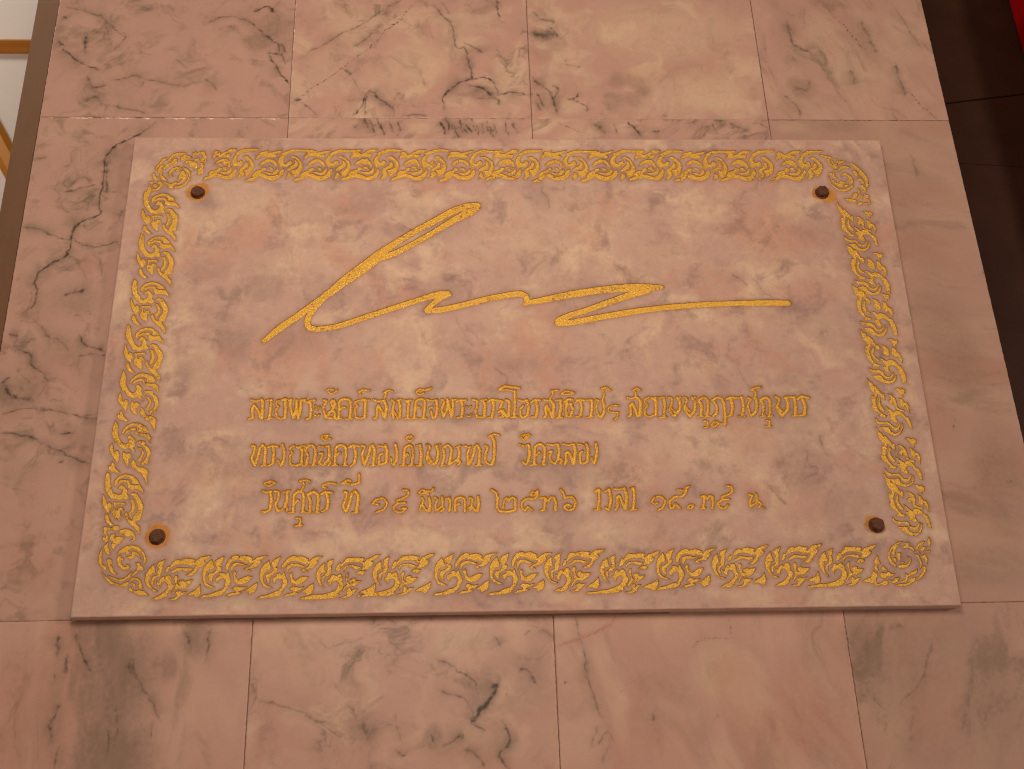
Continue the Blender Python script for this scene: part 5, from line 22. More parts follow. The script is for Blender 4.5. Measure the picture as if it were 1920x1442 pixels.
PLAQUE_BLOTCHES = [["cream",-240.8,2219.1,76.6,41.8,20,0.76],["cream",-132.8,2160.4,62.1,41.4,0,0.57],["cream",136.4,2189.0,113.8,56.9,0,0.57],["cream",40.9,2159.9,63.0,28.0,0,0.38],["cream",315.9,2073.3,55.7,34.8,0,0.57],["cream",278.2,2005.6,40.8,20.4,0,0.475],["cream",286.4,1908.8,79.1,39.5,0,0.76],["cream",7.7,1969.1,52.5,26.3,0,0.57],["cream",23.9,1881.6,38.3,38.3,0,0.57],["cream",166.1,1818.1,30.4,21.5,0,0.95],["cream",-162.3,1996.6,58.8,26.1,0,0.475],["cream",-44.8,1944.2,77.8,25.9,0,0.475],["cream",93.7,1911.3,38.9,26.0,0,0.38],["cream",-57.5,2048.6,40.2,26.8,0,0.475],["cream",-187.3,1819.9,43.0,24.6,-20,0.475],["cream",75.5,2068.0,40.9,27.3,0,0.475],["cream",-86.1,2311.3,43.5,18.1,0,0.475],["cream",-239.4,2295.2,28.5,17.8,0,0.38],["cream",385.5,2129.7,64.1,28.5,20,0.19],["cream",190.3,2046.7,41.0,34.2,0,0.475],["cream",260.1,2144.7,42.5,21.3,0,0.38],["cream",-111.9,1871.5,50.3,18.9,0,0.38],["grey",-278.7,2228.1,18.1,15.3,20,0.8280000000000001],["grey",-203.8,2114.6,23.0,23.0,0,0.644],["grey",-232.0,2039.9,25.0,25.0,0,0.7360000000000001],["grey",-271.4,2132.4,27.0,14.9,0,0.46],["grey",-164.7,2049.4,33.2,22.6,20,0.552],["grey",-273.6,2010.6,26.0,19.5,0,0.46],["grey",3.2,2124.2,13.8,11.0,0,0.7360000000000001],["grey",-90.9,2226.5,28.2,21.2,0,0.552],["grey",-21.4,2204.1,49.4,21.2,30,0.46],["grey",112.8,2234.1,15.8,28.8,-20,0.46],["grey",-3.1,2103.1,34.2,27.4,0,0.46],["grey",7.5,1949.9,39.1,16.3,0,0.552],["grey",-202.9,1896.9,37.8,18.9,0,0.46],["grey",-160.0,1945.6,38.5,25.7,0,0.36800000000000005],["grey",144.9,1892.1,58.3,25.9,0,0.46],["grey",382.6,1965.1,40.6,40.6,30,0.46],["grey",384.2,1888.8,26.4,39.6,-10,0.552],["grey",397.0,2072.8,56.1,21.0,20,0.36800000000000005],["grey",485.9,2158.6,29.0,58.0,0,0.46],["grey",438.4,2188.5,36.4,29.1,0,0.36800000000000005],["grey",461.7,2044.7,34.9,41.9,0,0.36800000000000005],["grey",-113.0,1907.8,38.2,19.1,0,0.46],["grey",113.4,1838.3,31.7,19.0,0,0.36800000000000005],["grey",-271.1,1909.9,25.1,25.1,0,0.276],["grey",-353.2,1998.4,19.3,25.7,0,0.36800000000000005],["grey",-347.5,1794.4,18.0,30.0,0,0.36800000000000005],["grey",-361.7,2077.7,13.2,19.8,0,0.36800000000000005],["grey",429.8,1839.3,39.1,26.1,0,0.36800000000000005],["grey",535.7,2003.2,20.8,41.6,0,0.276],["grey",32.7,1753.8,73.4,9.8,0,0.46],["grey",-242.3,1753.7,47.8,9.6,0,0.36800000000000005],["grey",544.3,2273.3,22.6,22.6,0,0.36800000000000005],["grey",537.8,2158.4,18.9,29.1,0,0.46],["grey",-118.8,2103.7,27.1,20.4,0,0.36800000000000005],["grey",163.0,2102.2,41.6,13.9,20,0.36800000000000005],["grey",73.8,2014.1,40.2,13.4,10,0.46],["grey",305.7,1978.9,13.5,27.0,-20,0.36800000000000005],["red",393.0,2188.5,65.3,43.6,10,0.6649999999999999],["red",369.6,2265.1,59.3,37.1,0,0.475],["red",413.4,2100.9,56.6,21.2,0,0.475],["red",-219.3,2171.5,27.5,15.1,0,0.57],["red",165.8,1948.1,26.4,13.2,0,0.57],["red",-133.5,1848.1,37.4,18.7,0,0.285],["red",377.5,1840.1,39.0,26.0,0,0.38],["red",232.9,1836.4,51.2,19.2,0,0.38],["red",302.2,1946.6,46.8,17.4,0,0.38],["red",-188.4,2049.5,19.9,19.9,0,0.38],["red",16.5,2204.0,21.2,14.2,0,0.38],["red",197.0,1891.4,39.0,19.5,0,0.38],["red",-77.6,1841.4,37.5,18.7,0,0.33249999999999996]]
TOP_EDGES = [-0.4911, -0.1909, 0.1093, 0.4086, 0.6417]
BOTTOM_EDGES = [-0.4911, -0.1964, 0.1069, 0.408, 0.6417]
JOINT_TOP, JOINT_BOTTOM = 2.3588, 1.7382
PLAQUE_T = 0.0135          # plaque thickness, m

# ------------------------------------------------------------------ camera, light, exposure
scene = bpy.context.scene
COL = scene.collection
cam_data = bpy.data.cameras.new('camera')
cam_data.sensor_fit = 'HORIZONTAL'; cam_data.sensor_width = 36.0; cam_data.lens = CAM_LENS
cam_data.clip_start = 0.05; cam_data.clip_end = 60.0
cam_data.dof.use_dof = True; cam_data.dof.focus_distance = 1.32; cam_data.dof.aperture_fstop = 13.0
cam = bpy.data.objects.new('camera', cam_data); COL.objects.link(cam)
r_, u_, b_ = [Vector(a) for a in CAM_AXES]
m3 = Matrix((r_, u_, b_)).transposed().to_4x4(); m3.translation = Vector(CAM_LOC)
cam.matrix_world = m3
scene.camera = cam

world = bpy.data.worlds.new('World'); scene.world = world; world.use_nodes = True
bg = world.node_tree.nodes['Background']
bg.inputs['Color'].default_value = (1.0, 0.72, 0.55, 1)
_nt = world.node_tree
_tc = _nt.nodes.new('ShaderNodeTexCoord'); _sx = _nt.nodes.new('ShaderNodeSeparateXYZ'); _mr = _nt.nodes.new('ShaderNodeMapRange')
_nt.links.new(_tc.outputs['Generated'], _sx.inputs[0]); _nt.links.new(_sx.outputs['Z'], _mr.inputs['Value'])
_mr.inputs['From Min'].default_value = -.6; _mr.inputs['From Max'].default_value = .5      # added fill, stronger from below to lift the plaque underside; no floor modelled
_mr.inputs['To Min'].default_value = .40; _mr.inputs['To Max'].default_value = .05
_nt.links.new(_mr.outputs[0], bg.inputs['Strength'])

def area(name, loc, target, size, power, color):
    d = bpy.data.lights.new(name, 'AREA'); d.shape = 'DISK'; d.size = size; d.energy = power; d.color = color
    o = bpy.data.objects.new(name, d); COL.objects.link(o); o.location = loc
    o.rotation_euler = (Vector(target) - Vector(loc)).to_track_quat('-Z', 'Y').to_euler()
    return o
area('side_lamp', (3.7, -3.0, 2.45), (0.1, 0, 2.05), 0.7, 55, (1.0, 0.765, 0.60))
area('front_lamp', (-0.06, -1.12, 2.26), (-0.03, 0, 2.1), 0.48, 7.9, (1.0, 0.765, 0.60))
area('white_wall_fill', (-1.7, -0.35, 3.9), (-0.8, 0.5, 2.6), 0.25, 13, (1.0, 0.84, 0.70))  # unseen fill added to brighten the white wall

scene.view_settings.view_transform = 'Standard'; scene.view_settings.look = 'None'
scene.view_settings.exposure = 0.0; scene.view_settings.gamma = 1.0
scene.view_settings.use_curve_mapping = False
scene.cycles.max_bounces = 6; scene.cycles.filter_width = 1.15

# ------------------------------------------------------------------ noise
def _hash(ix, iy, seed):
    h = (ix.astype(np.int64)*374761393 + iy.astype(np.int64)*668265263 + seed*2246822519) & 0xffffffff
    h = ((h ^ (h >> 13))*1274126177) & 0xffffffff
    return (h ^ (h >> 16)) & 0xffffffff
def perlin(x, y, seed=0):
    x0 = np.floor(x); y0 = np.floor(y); fx = x-x0; fy = y-y0
    sx = fx*fx*fx*(fx*(fx*6-15)+10); sy = fy*fy*fy*(fy*(fy*6-15)+10)
    def g(ix, iy, dx, dy):
        a = _hash(ix, iy, seed)*(2*math.pi/4294967296.0)
        return np.cos(a)*dx + np.sin(a)*dy
    n00 = g(x0, y0, fx, fy); n10 = g(x0+1, y0, fx-1, fy)
    n01 = g(x0, y0+1, fx, fy-1); n11 = g(x0+1, y0+1, fx-1, fy-1)
    a = n00+(n10-n00)*sx; b = n01+(n11-n01)*sx
    return (a+(b-a)*sy)*1.45
def fbm(x, y, seed=0, octv=4, gain=0.5):
    s = 0; a = 1.0; t = 0
    for k in range(octv):
        s = s + a*perlin(x*2**k+17.3*k, y*2**k-9.1*k, seed+k*31); t += a; a *= gain
    return s/t
def sstep(a, b, x):
    t = np.clip((x-a)/(b-a), 0, 1); return t*t*(3-2*t)

def seg_dist(x, y, pts):
    d = np.full(x.shape, 1e9); tt = np.zeros(x.shape); n = len(pts)-1
    for i in range(n):
        ax, ay = pts[i]; bx, by = pts[i+1]; vx, vy = bx-ax, by-ay; L = vx*vx+vy*vy+1e-9
        t = np.clip(((x-ax)*vx+(y-ay)*vy)/L, 0, 1)
        q = np.hypot(x-ax-t*vx, y-ay-t*vy); m = q < d
        d = np.where(m, q, d); tt = np.where(m, (i+t)/n, tt)
    return d, tt

def smooth_line(p):
    p = np.array(p, float)
    if len(p) < 3: return [tuple(a) for a in p]
    q = []
    for i in range(len(p)-1):
        p0 = p[max(i-1, 0)]; p1 = p[i]; p2 = p[i+1]; p3 = p[min(i+2, len(p)-1)]
        for t in (0, .33, .67): q.append(tuple(.5*((2*p1)+(p2-p0)*t+(2*p0-5*p1+4*p2-p3)*t*t+(3*p1-p0-3*p2+p3)*t**3)))
    return q+[tuple(p[-1])]

def stone_marks(x, y, veins, reds, blots, seed=1, warp=3.0, halo=0.30, aniso=(0, 1.0), general=(0.25, 0.2, 0.1), faint=0.2, scale=1.0, grain=0.0):
    """x, y in mm (flat arrays) -> vein, cream, grey, red masks of the stone itself"""
    wx = warp*1.3*fbm(x/22, y/22, 5+seed, 3) + 0.9*fbm(x/3.5, y/3.5, 9+seed, 2)
    wy = warp*fbm(x/22+40, y/22, 6+seed, 3) + 0.9*fbm(x/3.5+40, y/3.5, 10+seed, 2)
    X = x+wx; Y = y+wy
    a, k = aniso; ca, sa = math.cos(math.radians(a)), math.sin(math.radians(a))
    U = (x*ca+y*sa); Vv = (-x*sa+y*ca)/k
    q1 = fbm(U/(95*scale)+3, Vv/(95*scale), 41+seed, 3); q2 = fbm(U/(95*scale), Vv/(95*scale)+8, 42+seed, 3)
    Uw = U+46*scale*q1; Vw = Vv+46*scale*q2
    n1 = fbm(Uw/(80*scale), Vw/(80*scale), 21+seed, 6, .55); n2 = fbm(Uw/(52*scale)+9, Vw/(52*scale), 22+seed, 6, .6)
    n3 = fbm(Uw/(90*scale), Vw/(90*scale)+7, 23+seed, 5); fine = fbm(x/5, y/5, 24+seed, 3, .6)
    vein = np.zeros_like(x)
    cream = general[0]*sstep(-.12, .42, n1+.12*fine); grey = general[1]*sstep(-.02, .52, n2+.16*fine); red = general[2]*sstep(-.02, .5, n3+.12*fine)
    if grain > 0:   # crystalline mottling
        g1 = fbm(x/13+.6*n1, y/13, 45+seed, 5, .72); g2 = fbm(x/2.2, y/2.2, 46+seed, 3, .7); g3 = fbm(x/24, y/24+4, 47+seed, 5, .68)
        cream = np.clip(cream+grain*1.1*(g1+.35*g2), 0, 1); grey = np.clip(grey+grain*1.2*(g3-.05)+.22*grain*g2, 0, 1); red = np.clip(red+grain*.8*fbm(x/16+9, y/16, 48+seed, 4, .65), 0, 1)
    if faint > 0:
        gate = sstep(-.12, .30, fbm(U/120, Vv/120+5, 33+seed, 3))
        for kk, (sc_, am) in enumerate(((75, 1.0), (34, .6))):
            rd = np.abs(fbm(Uw/(sc_*scale)+3+kk*7, Vw/(sc_*scale), 31+seed+kk, 6, .58))
            band = np.clip(.25+1.9*n2, 0, 1)
            vein = np.maximum(vein, .8*am*faint*gate*band*np.exp(-(rd/.012)**1.1)*np.clip(.4+1.2*fine, 0, 1.1))
            grey = np.maximum(grey, 1.5*am*faint*gate*band*np.exp(-(rd/.085)**1.0))
        grey = np.clip(grey, 0, 1); cream = cream*(1-.6*grey)
    for t, cx, cy, rx, ry, ang, s in blots:
        R = 2.3*max(rx, ry)+warp*2
        m = np.nonzero((np.abs(x-cx) < R) & (np.abs(y-cy) < R))[0]
        if not len(m): continue
        an = -math.radians(ang); ca2, sa2 = math.cos(an), math.sin(an)
        j = 0.28*max(4, min(rx, ry))
        dx = X[m]-cx+j*n2[m]*2.2; dy = Y[m]-cy+j*n1[m]*2.2
        q = np.hypot((dx*ca2+dy*sa2)/rx, (-dx*sa2+dy*ca2)/ry)
        w = s*(1-sstep(.35, 1.35, q))*np.clip(.72+.75*n2[m]+.35*fine[m], 0, 1.25)
        tgt = {'cream': cream, 'grey': grey, 'red': red}[t]
        tgt[m] = np.clip(np.maximum(tgt[m], w)+.25*np.minimum(tgt[m], w), 0, 1)
        if t != 'cream': cream[m] *= (1-.7*np.clip(w, 0, 1))
    for s, w, pts in veins:
        P_ = np.array(pts); R = 8*w+warp*2
        m = np.nonzero((x > P_[:, 0].min()-R) & (x < P_[:, 0].max()+R) & (y > P_[:, 1].min()-R) & (y < P_[:, 1].max()+R))[0]
        if not len(m): continue
        d, t = seg_dist(X[m]+1.6*fbm(x[m]/9, y[m]/9, 58, 2), Y[m]+1.6*fbm(x[m]/9+30, y[m]/9, 59, 2), smooth_line(pts))
        ends = sstep(0, .12, t)*sstep(0, .12, 1-t)*.6+.4
        mod = np.clip(.74+1.2*fbm(x[m]/8, y[m]/8, 51+seed, 4, .65), .30 if w > 1.2 else .05, 1.2)
        if w < .75: mod = np.clip(.25+1.6*(perlin(x[m]/2.6, y[m]/2.6, 54+seed)+.15), .05, 1.3)
        wl = .42*w*(.5+1.3*np.clip(.5+fbm(x[m]/14, y[m]/14, 53+seed, 2), 0, 1.3))
        vv = 1.15*s*mod*ends*(np.exp(-(d/np.maximum(wl, .32))**1.5)+.5*np.exp(-d/(1.5*w+.8))*np.clip(.5+fbm(x[m]/5, y[m]/5, 55+seed, 3), 0, 1))
        vein[m] = np.maximum(vein[m], vv)
        side = fbm(x[m]/30, y[m]/30, 57+seed, 3)
        grey[m] = np.clip(np.maximum(grey[m], s*halo*3.3*ends*np.exp(-d/(4.0*w+3.0))*np.clip(.55+1.8*side, 0, 1.4)*(w > .75)), 0, 1)
    for s, w, pts in reds:
        P_ = np.array(pts); R = 6*w+warp*2
        m = np.nonzero((x > P_[:, 0].min()-R) & (x < P_[:, 0].max()+R) & (y > P_[:, 1].min()-R) & (y < P_[:, 1].max()+R))[0]
        if not len(m): continue
        d, t = seg_dist(X[m], Y[m], pts)
        rr = s*np.clip(.7+.8*fbm(x[m]/3, y[m]/3, 61+seed, 2), .2, 1.2)*np.exp(-(d/(.6*w))**1.6)
        red[m] = np.clip(np.maximum(red[m], rr), 0, 1)
    grey = np.where(grey > .55, .55+(grey-.55)*.6, grey)*(1+.30*fbm(U/11, Vv/11, 63+seed, 4, .6))
    return np.clip(vein, 0, 1), np.clip(cream, 0, 1), np.clip(grey, 0, 1), np.clip(red, 0, 1)

# ------------------------------------------------------------------ mesh helpers
def mesh_obj(name, verts, faces_tri, mat, parent=None, quads=None, smooth=False, marks=None, extra=None):
    verts = np.asarray(verts, np.float32)
    ft = np.asarray(faces_tri if faces_tri is not None else np.zeros((0, 3)), np.int32).reshape(-1, 3)
    fq = np.asarray(quads if quads is not None else np.zeros((0, 4)), np.int32).reshape(-1, 4)
    me = bpy.data.meshes.new(name)
    me.vertices.add(len(verts)); me.vertices.foreach_set('co', verts.ravel())
    loops = np.concatenate([ft.ravel(), fq.ravel()]); n = len(ft)+len(fq)
    me.loops.add(len(loops)); me.loops.foreach_set('vertex_index', loops)
    starts = np.concatenate([np.arange(len(ft))*3, len(ft)*3+np.arange(len(fq))*4]).astype(np.int32)
    me.polygons.add(n); me.polygons.foreach_set('loop_start', starts)
    me.polygons.foreach_set('use_smooth', np.full(n, smooth, bool))
    if marks is not None:
        a = me.attributes.new('marks', 'FLOAT_COLOR', 'POINT')
        a.data.foreach_set('color', np.stack(marks, 1).astype(np.float32).ravel())
    for k, vals in (extra or {}).items():
        a = me.attributes.new(k, 'FLOAT', 'POINT'); a.data.foreach_set('value', np.asarray(vals, np.float32))
    me.update(calc_edges=True); me.validate()
    me.materials.append(mat)
    o = bpy.data.objects.new(name, me); COL.objects.link(o)
    if parent: o.parent = parent
    return o

def poly_obj(name, verts, faces, mat, parent=None, smooth=False):
    me = bpy.data.meshes.new(name); me.from_pydata(verts, [], faces); me.update()
    if smooth:
        for p in me.polygons: p.use_smooth = True
    me.materials.append(mat)
    o = bpy.data.objects.new(name, me); COL.objects.link(o)
    if parent: o.parent = parent
    return o

def box(x0, x1, y0, y1, z0, z1):
    v = [(x, y, z) for x in (x0, x1) for y in (y0, y1) for z in (z0, z1)]
    f = [(0, 1, 3, 2), (4, 6, 7, 5), (0, 4, 5, 1), (2, 3, 7, 6), (0, 2, 6, 4), (1, 5, 7, 3)]
    return v, f

def thing(name, label, cat, loc=(0, 0, 0)):
    o = bpy.data.objects.new(name, None); COL.objects.link(o); o.location = loc
    o['label'] = label; o['category'] = cat; o['kind'] = 'thing'; o.empty_display_size = .05
    return o

# ------------------------------------------------------------------ materials
def new_mat(name):
    m = bpy.data.materials.new(name); m.use_nodes = True
    nt = m.node_tree; return m, nt, nt.nodes['Principled BSDF']
def node(nt, t, **kw):
    n = nt.nodes.new(t)
    for k, v in kw.items():
        if k in n.inputs: n.inputs[k].default_value = v
        else: setattr(n, k, v)
    return n
def mixc(nt, fac, a, b):
    n = nt.nodes.new('ShaderNodeMix'); n.data_type = 'RGBA'; n.clamp_factor = True
    for sock, v in ((n.inputs[0], fac), (n.inputs[6], a), (n.inputs[7], b)):
        if hasattr(v, 'is_output'): nt.links.new(v, sock)
        else: sock.default_value = v if not isinstance(v, tuple) else (*v, 1) if len(v) == 3 else v
    return n.outputs[2]
def math_n(nt, op, a, b=None):
    n = nt.nodes.new('ShaderNodeMath'); n.operation = op
    for i, v in enumerate((a, b)):
        if v is None: continue
        if hasattr(v, 'is_output'): nt.links.new(v, n.inputs[i])
        else: n.inputs[i].default_value = v
    return n.outputs[0]

def marble(name, base, cream, grey, vein, red, rough, bump, speck, rust=False, putty=False):
    m, nt, bs = new_mat(name)
    geo = node(nt, 'ShaderNodeNewGeometry')
    at = node(nt, 'ShaderNodeAttribute', attribute_name='marks')
    sep = node(nt, 'ShaderNodeSeparateColor'); nt.links.new(at.outputs['Color'], sep.inputs[0])
    n1 = node(nt, 'ShaderNodeTexNoise', Scale=14.0, Detail=5.0, Roughness=.6); nt.links.new(geo.outputs['Position'], n1.inputs['Vector'])
    n2 = node(nt, 'ShaderNodeTexNoise', Scale=520.0, Detail=3.0, Roughness=.7); nt.links.new(geo.outputs['Position'], n2.inputs['Vector'])
    n3 = node(nt, 'ShaderNodeTexNoise', Scale=110.0, Detail=4.0, Roughness=.65); nt.links.new(geo.outputs['Position'], n3.inputs['Vector'])
    c = mixc(nt, n1.outputs[0], tuple(v*.93 for v in base), tuple(v*1.07 for v in base))
    c = mixc(nt, sep.outputs[1], c, cream)
    c = mixc(nt, at.outputs['Alpha'], c, red)
    c = mixc(nt, sep.outputs[2], c, grey)
    c = mixc(nt, sep.outputs[0], c, vein)
    if rust:
        ra = node(nt, 'ShaderNodeAttribute', attribute_name='rust')
        c = mixc(nt, ra.outputs['Fac'], c, mixc(nt, n3.outputs[0], (.42, .155, .022), (.66, .33, .06)))
    if putty:
        pa = node(nt, 'ShaderNodeAttribute', attribute_name='putty')
        c = mixc(nt, pa.outputs['Fac'], c, (.84, .66, .53))
    sp = math_n(nt, 'ADD', math_n(nt, 'MULTIPLY', math_n(nt, 'SUBTRACT', n2.outputs[0], .5), speck), math_n(nt, 'MULTIPLY', math_n(nt, 'SUBTRACT', n3.outputs[0], .5), speck*.8))
    hsv = node(nt, 'ShaderNodeHueSaturation'); nt.links.new(c, hsv.inputs['Color']); nt.links.new(math_n(nt, 'ADD', sp, 1.0), hsv.inputs['Value'])
    nt.links.new(hsv.outputs[0], bs.inputs['Base Color'])
    rr = math_n(nt, 'ADD', math_n(nt, 'MULTIPLY', n3.outputs[0], .22), rough-.11); nt.links.new(rr, bs.inputs['Roughness'])
    bs.inputs['IOR'].default_value = 1.45
    bs.inputs['Specular IOR Level'].default_value = .35
    bp = node(nt, 'ShaderNodeBump', Strength=bump, Distance=.0006); nt.links.new(n3.outputs[0], bp.inputs['Height']); nt.links.new(bp.outputs[0], bs.inputs['Normal'])
    return m

M_WALL = marble('polished_pink_marble', (.515, .325, .265), (.645, .49, .35), (.235, .170, .122), (.070, .058, .042), (.45, .21, .145), .36, .12, .06, putty=True)
M_PLAQUE = marble('honed_pink_marble', (.515, .35, .29), (.66, .505, .36), (.29, .195, .172), (.13, .085, .065), (.53, .285, .205), .55, .25, .24, rust=True)

def gold_mat():
    m, nt, bs = new_mat('gold_leaf')
    geo = node(nt, 'ShaderNodeNewGeometry')
    rim = node(nt, 'ShaderNodeAttribute', attribute_name='rim')
    n1 = node(nt, 'ShaderNodeTexNoise', Scale=420.0, Detail=4.0, Roughness=.75); nt.links.new(geo.outputs['Position'], n1.inputs['Vector'])
    n2 = node(nt, 'ShaderNodeTexNoise', Scale=38.0, Detail=3.0); nt.links.new(geo.outputs['Position'], n2.inputs['Vector'])
    n3 = node(nt, 'ShaderNodeTexNoise', Scale=900.0, Detail=2.0); nt.links.new(geo.outputs['Position'], n3.inputs['Vector'])
    c = mixc(nt, n2.outputs[0], (.72, .40, .030), (.86, .545, .078))
    hi = node(nt, 'ShaderNodeMapRange'); hi.inputs['From Min'].default_value = .56; hi.inputs['From Max'].default_value = .68  # bright flecks: glints of the gold put into its colour
    nt.links.new(n3.outputs[0], hi.inputs['Value']); c = mixc(nt, hi.outputs[0], c, (.97, .66, .20))
    worn = node(nt, 'ShaderNodeMapRange'); worn.inputs['From Min'].default_value = .555; worn.inputs['From Max'].default_value = .68
    nt.links.new(math_n(nt, 'ADD', math_n(nt, 'MULTIPLY', n1.outputs[0], .75), math_n(nt, 'MULTIPLY', n2.outputs[0], .3)), worn.inputs['Value'])
    c = mixc(nt, worn.outputs[0], c, (.34, .12, .02))
    c = mixc(nt, rim.outputs['Fac'], c, (.15, .042, .008))  # dark outline: red primer, deepened with painted shade of the groove walls
    nt.links.new(c, bs.inputs['Base Color'])
    bs.inputs['Metallic'].default_value = .30; bs.inputs['Roughness'].default_value = .36
    bp = node(nt, 'ShaderNodeBump', Strength=.8, Distance=.0012)
    nt.links.new(math_n(nt, 'ADD', n1.outputs[0], math_n(nt, 'MULTIPLY', n3.outputs[0], .5)), bp.inputs['Height']); nt.links.new(bp.outputs[0], bs.inputs['Normal'])
    return m
M_GOLD = gold_mat()

def plain(name, c1, c2, scale, rough, metal=0.0, bump=.2, dist=.0005, spec=.5):
    m, nt, bs = new_mat(name)
    geo = node(nt, 'ShaderNodeNewGeometry')
    n1 = node(nt, 'ShaderNodeTexNoise', Scale=scale, Detail=5.0, Roughness=.6); nt.links.new(geo.outputs['Position'], n1.inputs['Vector'])
    nt.links.new(mixc(nt, n1.outputs[0], c1, c2), bs.inputs['Base Color'])
    bs.inputs['Roughness'].default_value = rough; bs.inputs['Metallic'].default_value = metal; bs.inputs['Specular IOR Level'].default_value = spec
    bp = node(nt, 'ShaderNodeBump', Strength=bump, Distance=dist); nt.links.new(n1.outputs[0], bp.inputs['Height']); nt.links.new(bp.outputs[0], bs.inputs['Normal'])
    return m
M_MORTAR = plain('joint_mortar', (.16, .08, .05), (.36, .21, .145), 160, .9)
M_CHAMFER = plain('brown_marble_edge', (.18, .088, .038), (.26, .135, .06), 16, .5, bump=.05, spec=.15)
M_RUST = plain('rusted_iron', (.062, .023, .011), (.17, .062, .028), 300, .6, metal=.3, bump=.9, dist=.002)
M_WHITE = plain('white_paint', (.76, .735, .70), (.82, .80, .77), 6, .6, bump=.05)
M_GILT = plain('gilt_paint', (.50, .19, .018), (.60, .26, .03), 30, .38, metal=.15)
M_DARK = plain('dark_brown_slabs', (.024, .009, .004), (.075, .031, .018), 11, .5, bump=.05, spec=.2)  # very dark brown for the slabs beyond the right end
M_DARKGAP = plain('dark_mortar', (.006, .004, .004), (.014, .009, .008), 60, .9)
M_RED = plain('red_paint', (.38, .002, .005), (.44, .003, .007), 8, .5, bump=.05, spec=.1)

# ------------------------------------------------------------------ marble wall : slabs with open joints on a mortar bed
wall_o = thing('marble_wall', 'polished pink veined marble wall of large slabs behind the gold inscribed plaque', 'wall', (0, 0, JOINT_BOTTOM-.6))
WZ = JOINT_BOTTOM-.6
GAP = .00045
STEP = .00085
def chip_edge(x, y, z_edge, x0, x1):
    d = np.abs(y-z_edge); n_ = fbm(x/17, x*0+3.3, 77, 4, .6); w = np.where(n_ > -.08, .5+.9*(n_ > .0)+17.0*np.clip(n_-.17, 0, 1)*np.clip(.6+.8*fbm(x/4, y/4, 78, 2), 0, 1.5), 0)
    return (x > x0) & (x < x1) & (d < w)
def slab(x0, x1, z0, z1, yoff, seed, label=None, aniso=(0, 1), general=(.25, .2, .1), faint=.25, tint=0.0, chips=None, vis=None, scale=.72):
    """one wall slab; fine stone grid on the part that can be seen, plain quads beyond it"""
    x0 += GAP; x1 -= GAP; z0 += GAP; z1 -= GAP
    bz0, bz1 = vis if vis else (z0, z1)
    nx = int((x1-x0)/STEP)+1; nz = int((bz1-bz0)/STEP)+1
    gx = np.linspace(x0, x1, nx); gz = np.linspace(bz0, bz1, nz)
    XX, ZZ = np.meshgrid(gx, gz); xx = XX.ravel(); zz = ZZ.ravel()
    e = np.minimum(np.minimum(xx-x0, x1-xx), np.minimum(zz-z0, z1-zz))
    jag = .0006*np.clip(fbm(xx*180, zz*180, 91+seed, 2)+.1, 0, 1)
    yy = np.where(e < 1e-6, .0003+jag*1.5, 0)+yoff
    vein, cream, grey, red = stone_marks(xx*1000, zz*1000, WALL_VEINS, WALL_RED_VEINS, WALL_BLOTCHES, seed, 3.2, .28, aniso, general, faint, scale)
    grey = np.clip(grey+tint, 0, 1)
    putty = np.zeros_like(xx)
    if chips:
        m = chip_edge(xx*1000, zz*1000, chips[0]*1000, chips[1]*1000, chips[2]*1000)
        putty[m] = 1.0
    idx = np.arange(nx*nz).reshape(nz, nx)
    q = np.stack([idx[:-1, :-1], idx[:-1, 1:], idx[1:, 1:], idx[1:, :-1]], -1).reshape(-1, 4)
    V = np.stack([xx, yy, zz-WZ], 1)
    mk = [vein, cream, grey, red]
    add_v = []; add_q = []; base = len(V)
    B = yoff+.02
    def quad(p):
        k = base+len(add_v); add_v.extend(p); add_q.append((k, k+1, k+2, k+3))
    E = yoff+.0006
    quad([(x0, B, z0-WZ), (x1, B, z0-WZ), (x1, E, z0-WZ), (x0, E, z0-WZ)][::1])
    quad([(x0, E, z1-WZ), (x1, E, z1-WZ), (x1, B, z1-WZ), (x0, B, z1-WZ)])
    quad([(x0, B, z0-WZ), (x0, E, z0-WZ), (x0, E, z1-WZ), (x0, B, z1-WZ)])
    quad([(x1, E, z0-WZ), (x1, B, z0-WZ), (x1, B, z1-WZ), (x1, E, z1-WZ)])
    V = np.vstack([V, np.array(add_v)]); q = np.vstack([q, np.array(add_q)])
    mk = [np.concatenate([a_, np.full(len(add_v), c_)]) for a_, c_ in zip(mk, (0, .1, .15, 0))]
    putty = np.concatenate([putty, np.zeros(len(add_v))])
    for e0, e1 in ((z0, bz0), (bz1, z1)):     # the rest of the slab, outside the picture, on a coarser grid
        if e1-e0 < .002: continue
        cx_ = np.linspace(x0, x1, int((x1-x0)/.0022)+2); cz_ = np.linspace(e0, e1, int((e1-e0)/.0022)+2)
        XX, ZZ = np.meshgrid(cx_, cz_); ex, ez = XX.ravel(), ZZ.ravel()
        mm = stone_marks(ex*1000, ez*1000, WALL_VEINS, WALL_RED_VEINS, WALL_BLOTCHES, seed, 3.2, .28, aniso, general, faint, scale)
        ii_ = np.arange(len(ex)).reshape(len(cz_), len(cx_))+len(V)
        q = np.vstack([q, np.stack([ii_[:-1, :-1], ii_[:-1, 1:], ii_[1:, 1:], ii_[1:, :-1]], -1).reshape(-1, 4)])
        V = np.vstack([V, np.stack([ex, np.full(len(ex), yoff), ez-WZ], 1)])
        mk = [np.concatenate(p) for p in zip(mk, (mm[0], mm[1], np.clip(mm[2]+tint, 0, 1), mm[3]))]
        putty = np.concatenate([putty, np.zeros(len(ex))])
    o = mesh_obj('marble_slab', V, None, M_WALL, wall_o, quads=q, marks=mk, extra={'putty': putty})
    if label: o['label'] = label
    return o

